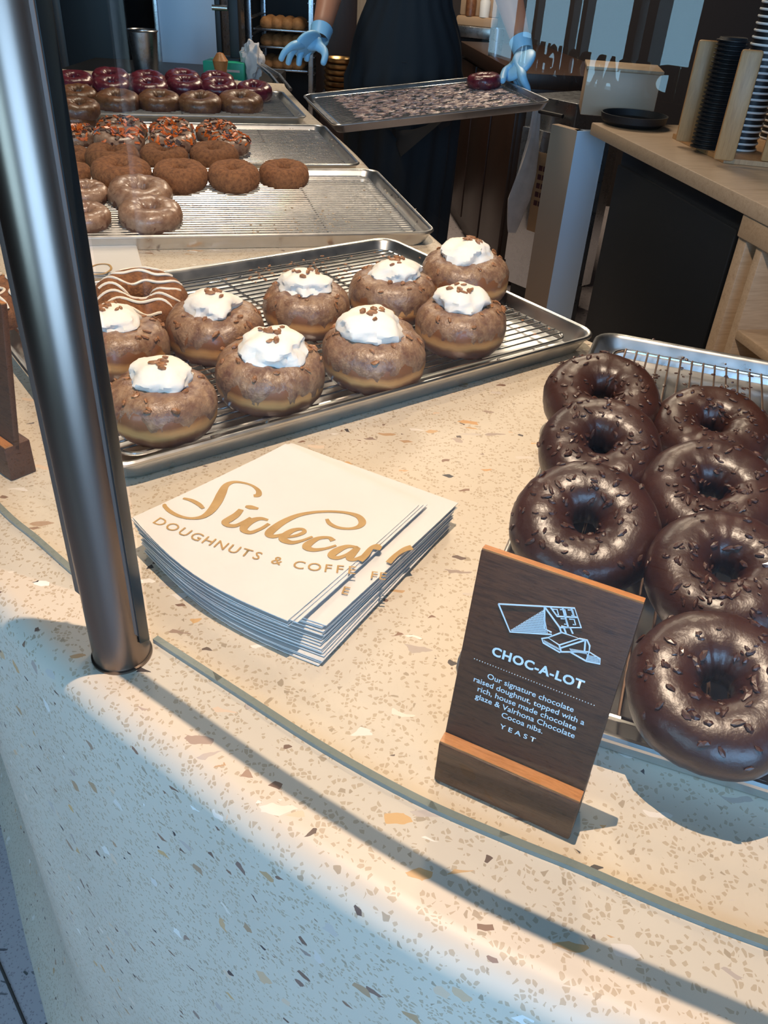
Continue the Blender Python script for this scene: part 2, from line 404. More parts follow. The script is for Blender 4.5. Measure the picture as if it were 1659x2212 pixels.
# post
pc = Vector((-.171, .388, CT))
t = thing('guard_post', 'brushed bronze round post standing on the counter ledge and holding the glass', 'post', pc)
bm = new(); lathe(bm, [(0, 0), (.0200, 0), (.0200, .0015), (.0187, .0022), (.0187, .52), (.0175, .522), (0, .522)], 48); obj('post_tube', bm, M['bronze'], t)
vd_ = Vector((-.40, .916, 0))
def prism(name, pts, z0s, z1, m, lab=None):
    bm = new(); lo = [bm.verts.new((p.x - pc.x, p.y - pc.y, z)) for p, z in zip(pts, z0s)]; hi = [bm.verts.new((p.x - pc.x, p.y - pc.y, z1)) for p in pts]
    bm.faces.new(lo); bm.faces.new(hi); n = len(pts)
    for k in range(n): bm.faces.new((lo[k], lo[(k + 1) % n], hi[(k + 1) % n], hi[k]))
    bmesh.ops.recalc_face_normals(bm, faces=bm.faces); bmesh.ops.bevel(bm, geom=list(bm.edges), offset=.0006, segments=1, affect='EDGES')
    o = obj(name, bm, m, t)
    if lab: tag(o, lab)
A_, B_, C_ = at(266, 1450), at(310, 1438), at(329, 1416)
prism('glass_channel', [A_, B_, B_ + vd_ * .008, A_ + vd_ * .006], (.042, .026, .026, .042), .505, M['channel'])
prism('gasket', [B_ + vd_ * -.0005, C_, C_ + vd_ * .012, B_ + vd_ * .010], (.020, .014, .014, .020), .505, M['gasket'], 'black glass gasket')
D_, E_ = at(191, 1412), at(207, 1426)
prism('glass_channel', [D_, E_, E_ + vd_ * .014, D_ + vd_ * .014], (.055, .055, .055, .055), .505, M['channel'])

# ------------------------------------------------------------ sheet pans and racks
def rrect(L, W, r, n=6):
    P = []
    for cx, cy, a0 in ((L / 2 - r, W / 2 - r, 0), (-L / 2 + r, W / 2 - r, 90), (-L / 2 + r, -W / 2 + r, 180), (L / 2 - r, -W / 2 + r, 270)):
        for k in range(n + 1):
            a = R_(a0 + 90 * k / n); P.append(Vector((cx + r * math.cos(a), cy + r * math.sin(a), 0)))
    return P
def make_pan(L, W, root, wm='wire', rackz=.016, pitch=.0127, along='x', residue=False):
    bm = new(); rings = []
    prof = [(.016, .0015), (.0145, .002), (.006, .022), (.0045, .0245), (.0025, .0262), (.0004, .0262), (-.0012, .0245), (-.0012, .0222), (.0005, .0208), (.0022, .021), (.0095, .006), (.0135, .0005), (.016, 0)]
    for ins, z in prof:
        rings.append([bm.verts.new((p.x, p.y, z)) for p in rrect(L - 2 * ins, W - 2 * ins, max(.028 - ins * .4, .006))])
    n = len(rings[0])
    for a, b in zip(rings, rings[1:]):
        for k in range(n): bm.faces.new((a[k], b[k], b[(k + 1) % n], a[(k + 1) % n]))
    bm.faces.new(rings[0]); bm.faces.new(rings[-1][::-1])
    bmesh.ops.recalc_face_normals(bm, faces=bm.faces)
    obj('pan', bm, M['alu'], root)
def make_rack(L, W, root, wm='wire', pitch=.0127, rz=.016):
    # wires run along local x
    m = M[wm]
    l, w_ = L - .052, W - .052
    bm = new(); tube(bm, [p + Vector((0, 0, rz - .002)) for p in rrect(l, w_, .02, 5)], .0021, 8, closed=True); obj('rack_frame', bm, M['wire'], root)
    bm = new(); k = int(w_ / pitch); 
    for i in range(1, k):
        y = -w_ / 2 + w_ * i / k; tube(bm, [(-l / 2, y, rz), (l / 2, y, rz)], .00115, 6)
    obj('rack_wires', bm, m, root)
    bm = new()
    for x in (-l / 4, 0, l / 4): tube(bm, [(x, -w_ / 2, rz - .0028), (x, w_ / 2, rz - .0028)], .0017, 6)
    obj('cross_bars', bm, M['wire'], root)
    for sy in (-1, 1):
        for x in (-l * .3, l * .02, l * .34):
            y = sy * (w_ / 2 + .001)
            bm = new(); tube(bm, catmull([(x - .03, y, rz - .003), (x - .026, y + sy * .004, .006), (x - .018, y + sy * .005, .0038), (x + .018, y + sy * .005, .0038), (x + .026, y + sy * .004, .006), (x + .03, y, rz - .003)], 4), .0019, 6)
            obj('rack_foot', bm, M['wire'], root)
def pan_rack(x, y, deg, L, W, lab, z=CT + .0002, wm='wire', rot=None, long_x=True):
    rot = rot or Euler((0, 0, R_(deg)))
    t = thing('sheet_pan', lab[0], 'tray', (x, y, z), rot=rot, group='aluminium sheet pans'); make_pan(L, W, t)
    up = rot.to_matrix() @ Vector((0, 0, .0021))
    k = thing('cooling_rack', lab[1], 'rack', Vector((x, y, z)) + up, rot=rot, group='wire racks in the pans'); make_rack(L, W, k, wm)
    return t, k
pan_rack(-.131, .944, 37.8, .625, .45, ('aluminium sheet pan under the cream-topped doughnuts, behind the paper bags', 'wire rack carrying the cream-topped doughnuts'))
pan_rack(.366, .589, -18.55 + 90, .65, .455, ('aluminium sheet pan under the dark chocolate doughnuts at the right', 'chocolate-stained wire rack under the dark chocolate doughnuts'), wm='wire_choc')
pan_rack(-.3168, 1.4912, 15.5, .65, .455, ('aluminium sheet pan under the glazed and crumb-coated doughnuts', 'wire rack with crumbs, right half empty, beside the crumb-coated doughnuts'))
pan_rack(-.4709, 1.966, 15.6, .65, .455, ('aluminium sheet pan under the orange-sprinkled doughnuts', 'empty-ended wire rack beside the orange-sprinkled doughnuts'))
pan_rack(-.6507, 2.500, 16.3, .65, .455, ('farthest aluminium sheet pan, under the berry-glazed doughnuts', 'wire rack under the berry-glazed doughnuts'))
# pan held by the person: tilted plane
ax = math.radians(17.7)
ex = Vector((math.cos(ax), math.sin(ax), .1083)).normalized(); ey0 = Vector((-math.sin(ax), math.cos(ax), .0265)); ez = ex.cross(ey0).normalized(); ey = ez.cross(ex)
rotG = Matrix((ex, ey, ez)).transposed().to_euler()
GC = Vector((.0309, 2.7354, CT + .0434)) - ez * .026
tG, kG = pan_rack(GC.x, GC.y, 0, .65, .455, ('crumb-covered aluminium sheet pan held tilted by the person', 'wire rack covered in sticky residue in the held pan'), z=GC.z, rot=rotG)
bm = new(); rnd = random.Random(3)
for i in range(950):
    x, y = rnd.uniform(-.23, .28), rnd.uniform(-.19, .17)
    s = rnd.uniform(.004, .015); vs = []
    n = 6
    for k in range(n):
        a = 2 * PI * k / n; vs.append((x + math.cos(a) * s * rnd.uniform(.6, 1.6), y + math.sin(a) * s * rnd.uniform(.3, .7)))
    lo = [bm.verts.new((u, v, .0162)) for u, v in vs]; hi = [bm.verts.new((x + (u - x) * .7, y + (v - y) * .7, .0172 + rnd.random() * .002)) for u, v in vs]
    bm.faces.new(hi); bm.faces.new(lo[::-1])
    for k in range(n): bm.faces.new((lo[k], lo[(k + 1) % n], hi[(k + 1) % n], hi[k]))
tag(obj('crumb_residue', bm, M['residue'], kG), 'brown and pink doughnut crumbs', kind='stuff')

# ------------------------------------------------------------ doughnuts
def surf(P, u, v, off=0.0):
    """point on doughnut surface, u around ring, v around section (90deg = top)"""
    R, a, b, seed, amp = P
    cu, su = math.cos(u), math.sin(u)
    n1 = noise.noise(Vector((cu * 1.3 + seed, su * 1.3, seed * .7)))
    n2 = noise.noise(Vector((cu * 3.1 + seed * 2, su * 3.1 + 5, math.sin(v) * 1.2)))
    n3 = noise.noise(Vector((cu * 7 + seed, su * 7, 3 * math.cos(v) + 3 * math.sin(v))))
    aa = a * (1 + .08 * n1 + .07 * amp * n2 + .04 * amp * n3) + off; bb = b * (1 + .07 * n1 * amp + .07 * amp * n2 + .035 * amp * n3) + off
    cv, sv = math.cos(v), math.sin(v)
    ex_ = .86
    x = math.copysign(abs(cv) ** ex_, cv) * aa; z = math.copysign(abs(sv) ** ex_, sv) * bb
    if sv < -.3: z = max(z, -bb * .88)
    r = R + x
    if r < .0012: r = .0012
    return Vector((r * cu, r * su, z))
def ring_mesh(bm, P, nu=48, nv=22):
    rows = [[bm.verts.new(surf(P, 2 * PI * i / nu, 2 * PI * j / nv)) for j in range(nv)] for i in range(nu)]
    for i in range(nu):
        for j in range(nv): bm.faces.new((rows[i][j], rows[(i + 1) % nu][j], rows[(i + 1) % nu][(j + 1) % nv], rows[i][(j + 1) % nv]))
def glaze_mesh(bm, P, lo=-20, wav=18, th=.0012, nu=64, nv=14, inner=215):
    seed = P[3]; rows = []
    for i in range(nu):
        u = 2 * PI * i / nu
        w0 = noise.noise(Vector((math.cos(u) * 2.2 + seed, math.sin(u) * 2.2, 9))) + .6 * noise.noise(Vector((math.cos(u) * 6 + seed, math.sin(u) * 6, 2)))
        v0 = R_(lo + wav * w0 * 1.6); v1 = R_(inner)
        row = []
        for j in range(nv + 1):
            t = j / nv; e = min(1, 6 * min(t, 1 - t))
            row.append(bm.verts.new(surf(P, u, v0 + (v1 - v0) * t, th * (e ** .5) * 1.0 - (.0006 if e == 0 else 0))))
        rows.append(row)
    for i in range(nu):
        a, b = rows[i], rows[(i + 1) % nu]
        for j in range(nv): bm.faces.new((a[j], b[j], b[j + 1], a[j + 1]))
def chunk_meshes(name, m, n, s, flat=.6):
    out = []
    for i in range(n):
        rnd = random.Random(i * 13 + len(name)); bm = new(); bmesh.ops.create_icosphere(bm, subdivisions=1, radius=s)
        sc = (rnd.uniform(.7, 1.5), rnd.uniform(.5, .9), flat * rnd.uniform(.6, 1.1))
        for v in bm.verts: v.co = Vector((v.co.x * sc[0] * rnd.uniform(.75, 1.2), v.co.y * sc[1] * rnd.uniform(.75, 1.2), v.co.z * sc[2] * rnd.uniform(.75, 1.2)))
        me = bpy.data.meshes.new(name); bm.to_mesh(me); bm.free(); me.materials.append(m); out.append(me)
    return out
NUTS = chunk_meshes('nut_piece', M['nut'], 6, .0032, .7)
NIBS = chunk_meshes('cocoa_nib', M['nib'], 6, .00215, .6)
def put_chunk(meshes, name, parent, p, n, rnd, s=1):
    o = bpy.data.objects.new(name, rnd.choice(meshes)); COL.objects.link(o); o.parent = parent
    q = Vector(n).to_track_quat('Z', 'Y').to_matrix().to_4x4()
    o.matrix_local = Matrix.Translation(p) @ q @ Matrix.Rotation(rnd.uniform(0, 6.28), 4, 'Z') @ Matrix.Rotation(rnd.uniform(-.7, .7), 4, 'X') @ Matrix.Scale(s, 4)
def snormal(P, u, v):
    e = .02
    a = surf(P, u + e, v) - surf(P, u - e, v); b = surf(P, u, v + e) - surf(P, u, v - e)
    n = a.cross(b).normalized()
    c = Vector((P[0] * math.cos(u), P[0] * math.sin(u), 0))
    if n.dot(surf(P, u, v) - c) < 0: n = -n
    return n
def finish(t, sub=1):
    pass
def dn_place(px, py, w, z, dmul=1.0):
    p = at(px, py, z); D = w * depth(p) / FPX * dmul
    return p, D
KINDS = {}
def donut(kind, px, py, w, z, label, tilt=0, az=None, seed=0, dmul=1.0, group=None, name=None, pos=None, D=None, rot=None):
    """one doughnut: centre seen at a photo position at height z over the counter, width w px there"""
    if pos is None: p, D = dn_place(px, py, w, z, dmul)
    else: p = Vector(pos)
    az = az if az is not None else math.atan2(-p.x, p.y) 
    rot = rot or (Matrix.Rotation(az, 3, 'Z') @ Matrix.Rotation(R_(tilt), 3, 'X') @ Matrix.Rotation(seed * 1.7, 3, 'Z')).to_euler()
    rnd = random.Random(seed * 7 + 1)
    nm = dict(cream='cream_doughnut', choc='chocolate_doughnut', berry='berry_doughnut', caramel='caramel_doughnut', orange='sprinkled_doughnut', crumb='crumb_doughnut', old='glazed_doughnut', drizzle='drizzled_doughnut')[kind]
    cat = 'doughnut'
    t = thing(nm, label, cat, p, rot=rot, group=group)
    ro = D / 2
    if kind == 'cream':
        P = (ro * .53, ro * .47, ro * .50, seed + .3, 1.0)
        bm = new(); ring_mesh(bm, P); obj('dough', bm, M['fried'], t)
        bm = new(); glaze_mesh(bm, P, 2, 26, .0010); obj('glaze', bm, M['maple'], t)
        # whipped cream
        cr = ro * .57 * rnd.uniform(.95, 1.06); cx, cy = rnd.uniform(-.1, .1) * ro, rnd.uniform(-.08, .08) * ro
        bm = new(); nu, nv = 44, 22; rows = []
        top = P[2] * .45; H = cr * 1.12
        for j in range(nv + 1):
            f = j / nv; a = -.5 * PI + PI * f
            row = []
            for i in range(nu):
                u = 2 * PI * i / nu
                sw = math.sin(u * 1 + f * 9 + seed) * .05 * math.sin(PI * f)
                nn = noise.noise(Vector((math.cos(u) * 1.6 + seed, math.sin(u) * 1.6, f * 3.5))) * .26 + noise.noise(Vector((math.cos(u) * 4 + seed, math.sin(u) * 4, f * 9))) * .17
                r = cr * (math.cos(a) ** .75 if math.cos(a) > 0 else 0) * (1 + (nn + sw) * (math.sin(PI * f)))
                zz = top + H * .5 + H * .5 * math.sin(a) * (1.0 if a > 0 else .9) + cr * .09 * noise.noise(Vector((math.cos(u) * r * 60, math.sin(u) * r * 60, seed)))
                row.append(bm.verts.new((cx + r * math.cos(u), cy + r * math.sin(u), zz)))
            rows.append(row)
        for j in range(nv):
            for i in range(nu): bm.faces.new((rows[j][i], rows[j][(i + 1) % nu], rows[j + 1][(i + 1) % nu], rows[j + 1][i]))
        bmesh.ops.remove_doubles(bm, verts=bm.verts, dist=1e-5)
        obj('whipped_cream', bm, M['cream'], t)
        for k in range(9):
            a = rnd.uniform(0, 6.28); rr_ = rnd.uniform(0, .5) ** .8 * cr * .9
            zc = top + H * .5 + H * .5 * math.sqrt(max(0, 1 - (rr_ / cr) ** 2.2))
            put_chunk(NUTS, 'nut_piece', t, Vector((cx + rr_ * math.cos(a), cy + rr_ * math.sin(a), zc + .0012)), (.5 * math.cos(a) * rr_ / cr, .5 * math.sin(a) * rr_ / cr, 1), rnd, rnd.uniform(.9, 1.5) * D / .105)
        for k in range(17):
            u = rnd.uniform(0, 6.28) ; v = R_(rnd.uniform(38, 88))
            put_chunk(NUTS, 'nut_piece', t, surf(P, u, v, .0018), snormal(P, u, v), rnd, rnd.uniform(.7, 1.5) * D / .105)
    elif kind == 'choc':
        P = (ro * .60, ro * .405, ro * .41, seed + .3, .55)
        bm = new(); ring_mesh(bm, P, 56, 24); obj('dough', bm, M['chocdough'], t)
        bm = new(); glaze_mesh(bm, P, -38, 16, .0013, 80, 20, 222); obj('chocolate_glaze', bm, M['choc'], t)
        for k in range(88):
            u = rnd.uniform(0, 6.28); v = R_(rnd.gauss(92, 38))
            if v > R_(165) or v < R_(5): v = R_(90)
            put_chunk(NIBS, 'cocoa_nib', t, surf(P, u, v, .0017), snormal(P, u, v), rnd, rnd.uniform(.7, 1.7))
    elif kind == 'drizzle':
        P = (ro * .60, ro * .40, ro * .42, seed + .3, 1.3)
        bm = new(); ring_mesh(bm, P, 60, 26); obj('crumb_dough', bm, M['crumb'], t)
        for k in range(-3, 4):
            y = k * ro * .27; pts = []
            for q in range(-12, 13):
                x = q / 12 * ro * .86; yy = y + .004 * math.sin(q * .55 + k)
                rr_ = math.hypot(x, yy)
                if rr_ > ro * .93: continue
                c = (rr_ - P[0]) / P[1]; zz = P[2] * math.sqrt(max(0, 1 - min(1, abs(c)) ** 2.2)) if abs(c) < 1 else 0
                if rr_ < P[0] - P[1]: zz = -P[2] * .1
                pts.append((x, yy, zz + .0012))
            bm = new(); tube(bm, pts, .0017, 6); obj('icing_stripe', bm, M['icing'], t)
    else:
        mats = dict(berry=('berrydough', 'berry'), caramel=('cakedough', 'caramel'), orange=('cakedough', 'oldglaze'), crumb=('crumb', None), old=('cakedough', 'oldglaze'))[kind]
        amp = dict(berry=1.2, caramel=1.5, orange=1.2, crumb=1.1, old=1.5)[kind]
        P = (ro * .60, ro * .40, ro * .38, seed + .3, amp)
        if kind == 'crumb': P = (ro * .56, ro * .44, ro * .42, seed + .3, 1.0)
        bm = new(); ring_mesh(bm, P, 40, 18); obj('dough', bm, M[mats[0]], t)
        if mats[1]:
            bm = new(); glaze_mesh(bm, P, -28 if kind != 'caramel' else 0, 26, .0010, 48, 10); obj('glaze', bm, M[mats[1]], t)
        if kind == 'orange':
            bm = new(); bd = new()
            for k in range(110):
                u = rnd.uniform(0, 6.28); v = R_(rnd.uniform(20, 165)); c = surf(P, u, v, .0014); q = snormal(P, u, v).to_track_quat('Z', 'Y').to_matrix().to_4x4()
                box(bm if k % 5 < 3 else bd, -.0055, .0055, -.0022, .0022, -.0008, .0014, 0, 0, Matrix.Translation(c) @ q @ Matrix.Rotation(rnd.uniform(0, 6), 4, 'Z') @ Matrix.Rotation(rnd.uniform(-.5, .5), 4, 'X') @ Matrix.Scale(rnd.uniform(.6, 1.2), 4))
            tag(obj('orange_flakes', bm, M['orange'], t, False), 'orange candy flakes', kind='stuff')
            tag(obj('chocolate_flakes', bd, M['nib'], t, False), 'dark chocolate flakes', kind='stuff')
    return t
CR = 'cream-topped doughnuts'
donut('cream', 352, 876, 232, .040, 'cream-topped doughnut nearest the bottom-left corner of its rack, beside the post', 3, seed=1, group=CR)
donut('cream', 583, 812, 230, .040, 'cream-topped doughnut with a pale side band, in the front row directly behind the paper bags', 4, seed=2, group=CR)
donut('cream', 808, 768, 224, .040, 'cream-topped doughnut third in the front row, nuts spread round its tall cream', 4, seed=3, group=CR)
donut('cream', 995, 704, 196, .040, 'cream-topped doughnut at the right end of the front row, cream sliding forward', 3, seed=4, group=CR)
donut('cream', 262, 748, 205, .040, 'cream-topped doughnut half hidden behind the bronze post', 0, seed=5, group=CR)
donut('cream', 466, 716, 206, .040, 'cream-topped doughnut in the second row right of the striped crumb doughnut', 3, seed=6, group=CR)
donut('cream', 662, 668, 188, .040, 'cream-topped doughnut in the middle of the back row', 2, seed=7, group=CR)
donut('cream', 848, 638, 186, .040, 'cream-topped doughnut second from the right in the back row', 2, seed=8, group=CR)
donut('cream', 1003, 600, 187, .046, 'cream-topped doughnut farthest back at the right, nearest the far pan edge', 2, seed=9, group=CR)
donut('drizzle', 306, 655, 195, .040, 'brown crumb doughnut striped with white icing at the back left of the cream doughnuts', 14, seed=11)
donut('drizzle', -18, 655, 175, .035, 'white-striped crumb doughnut seen through the left pane left of the post', 8, seed=12)
CH = 'dark chocolate doughnuts'
donut('choc', 1290, 1045, 255, .036, 'dark chocolate doughnut lying under the left column, only its ragged side showing', 0, seed=28, group=CH, dmul=.92)
donut('choc', 1298, 868, 242, .052, 'glossy chocolate doughnut at the top of the left column, nearest the back rim', 20, seed=21, group=CH)
donut('choc', 1294, 976, 256, .062, 'glossy chocolate doughnut second from the back in the left column', 24, seed=22, group=CH)
donut('choc', 1262, 1142, 308, .060, 'large glossy chocolate doughnut in the left column directly behind the wooden sign', 26, seed=23, group=CH)
donut('choc', 1533, 938, 246, .045, 'glossy chocolate doughnut at the back of the right column', 16, seed=24, group=CH)
donut('choc', 1532, 1078, 286, .060, 'glossy chocolate doughnut second from the back in the right column', 20, seed=25, group=CH)
donut('choc', 1560, 1250, 318, .066, 'glossy chocolate doughnut third in the right column, cut by the photo edge', 20, seed=26, group=CH)
donut('choc', 1545, 1495, 362, .062, 'largest chocolate doughnut at the front right, overhanging the pan rim', 22, seed=27, group=CH)
BR = 'berry-glazed doughnuts'
Z = .034
for i, (x, y, w_, z, l) in enumerate([
    (160, 177, 80, Z + .02, 'berry-glazed doughnut at the far left end, touching the post'),
    (239, 170, 78, Z, 'berry-glazed doughnut behind another, second from the left of the back rows'),
    (241, 187, 78, Z + .02, 'berry-glazed doughnut in front of its twin, second from the left'),
    (319, 176, 76, Z, 'berry-glazed doughnut behind another, third from the left'),
    (322, 190, 80, Z + .02, 'berry-glazed doughnut in front of its twin, third from the left'),
    (395, 172, 74, Z, 'berry-glazed doughnut behind another, below the steel door panel'),
    (400, 186, 78, Z + .02, 'berry-glazed doughnut in front of its twin, below the steel door panel'),
    (469, 177, 74, Z, 'berry-glazed doughnut directly in front of the green carton'),
    (474, 191, 76, Z + .02, 'berry-glazed doughnut leaning before the one at the green carton'),
    (549, 198, 78, Z + .01, 'berry-glazed doughnut alone at the right end of the row, tilted')]):
    donut('berry', x, y, w_, z, l, 12, seed=31 + i, group=BR)
for i, (x, y, w_, z, l) in enumerate([
    (169, 208, 82, Z, 'brown glazed doughnut at the left end before the berry ones'),
    (254, 220, 94, Z, 'brown glazed doughnut second from the left before the berry ones'),
    (345, 221, 90, Z, 'brown glazed doughnut third from the left before the berry ones'),
    (433, 225, 92, Z, 'brown glazed doughnut fourth from the left, glaze dripping down its front'),
    (520, 224, 96, Z, 'brown glazed doughnut at the right end, under the single berry one'),
    (172, 236, 86, Z + .02, 'orange-brown doughnut beside the post, upper one of two'),
    (166, 256, 82, Z, 'orange-brown doughnut beside the post, lower one of two')]):
    donut('caramel', x, y, w_, z, l, 10, seed=51 + i, group='brown glazed doughnuts')
for i, (x, y, w_, z, l) in enumerate([
    (170, 294, 78, Z, 'orange-flaked doughnut beside the post'),
    (264, 286, 104, Z, 'orange-flaked doughnut second from the post, the rear one of a pair'),
    (259, 305, 106, Z + .02, 'orange-flaked doughnut second from the post, the front one of a pair'),
    (371, 286, 92, Z, 'orange-flaked doughnut in the middle, the rear one of a pair'),
    (373, 306, 98, Z + .02, 'orange-flaked doughnut in the middle, the front one of a pair'),
    (467, 288, 86, Z, 'orange-flaked doughnut at the right, the rear one of a pair'),
    (497, 312, 86, Z + .01, 'orange-flaked doughnut farthest right and lowest')]):
    donut('orange', x, y, w_, z, l, 12, seed=61 + i, group='orange-flaked doughnuts')
for i, (x, y, w_, z, l) in enumerate([
    (160, 338, 72, Z, 'cinnamon crumb doughnut cut by the post in the rear row'),
    (245, 342, 116, Z, 'cinnamon crumb doughnut second in the rear row from the post'),
    (355, 340, 104, Z, 'cinnamon crumb doughnut third in the rear row from the post'),
    (463, 338, 106, Z, 'cinnamon crumb doughnut at the right end of the rear row'),
    (160, 372, 72, Z, 'cinnamon crumb doughnut cut by the post in the front row'),
    (263, 376, 128, Z + .01, 'cinnamon crumb doughnut second in the front row from the post'),
    (390, 380, 118, Z + .01, 'cinnamon crumb doughnut third in the front row from the post'),
    (505, 381, 112, Z + .01, 'cinnamon crumb doughnut fourth in the front row, beside the last one'),
    (614, 378, 108, Z, 'cinnamon crumb doughnut at the right end of the row, its hole showing')]):
    donut('crumb', x, y, w_, z, l, 8, seed=71 + i, group='cinnamon crumb doughnuts')
for i, (x, y, w_, z, l) in enumerate([
    (186, 418, 94, Z, 'sugar-glazed doughnut beside the post, the rear one'),
    (186, 470, 104, Z, 'sugar-glazed doughnut beside the post, the front one with white drips'),
    (303, 422, 136, Z, 'sugar-glazed doughnut second from the post, the rear one'),
    (326, 466, 134, Z, 'sugar-glazed doughnut nearest the front pan rim, pale glaze down its side')]):
    donut('old', x, y, w_, z, l, 8, seed=81 + i, group='sugar-glazed doughnuts')
pb = GC + ex * .235 + ey * .085 + ez * .036
donut('berry', 0, 0, 0, 0, 'single berry-glazed doughnut left on the held pan', seed=95, pos=pb, D=.108, rot=rotG)

# ------------------------------------------------------------ writing helpers
def text_bm(s, size=1.0, bold=0.0, spacing=1.0, align='CENTER', extr=.0):
    cu = bpy.data.curves.new('txt', 'FONT'); cu.body = s; cu.size = size; cu.offset = bold; cu.space_character = spacing; cu.align_x = align
    cu.extrude = extr; cu.resolution_u = 3
    o = bpy.data.objects.new('txt', cu); COL.objects.link(o)
    dg = bpy.context.evaluated_depsgraph_get(); me = bpy.data.meshes.new_from_object(o.evaluated_get(dg))
    bm = new(); bm.from_mesh(me); bpy.data.objects.remove(o); bpy.data.curves.remove(cu); bpy.data.meshes.remove(me)
    return bm
def stroke(bm, pts, w, z=0.0, th=.0003, smooth=5):
    """flat pen stroke with thickness; pts 2D (x,y[,width factor])"""
    P = [Vector((p[0], p[1], p[2] if len(p) > 2 else 1)) for p in pts]
    if smooth and len(P) > 2: P = catmull(P, smooth)
    n = len(P); L = []
    for i, p in enumerate(P):
        t = P[min(i + 1, n - 1)] - P[max(i - 1, 0)]; t.z = 0
        t.normalize(); q = Vector((-t.y, t.x)) * w * p.z / 2
        L.append([bm.verts.new((p.x + s * q.x, p.y + s * q.y, zz)) for s, zz in ((1, z), (-1, z), (-1, z + th), (1, z + th))])
    for a, b in zip(L, L[1:]):
        for k in range(4): bm.faces.new((a[k], b[k], b[(k + 1) % 4], a[(k + 1) % 4]))
    bm.faces.new(L[0]); bm.faces.new(L[-1][::-1])
    bmesh.ops.recalc_face_normals(bm, faces=bm.faces)

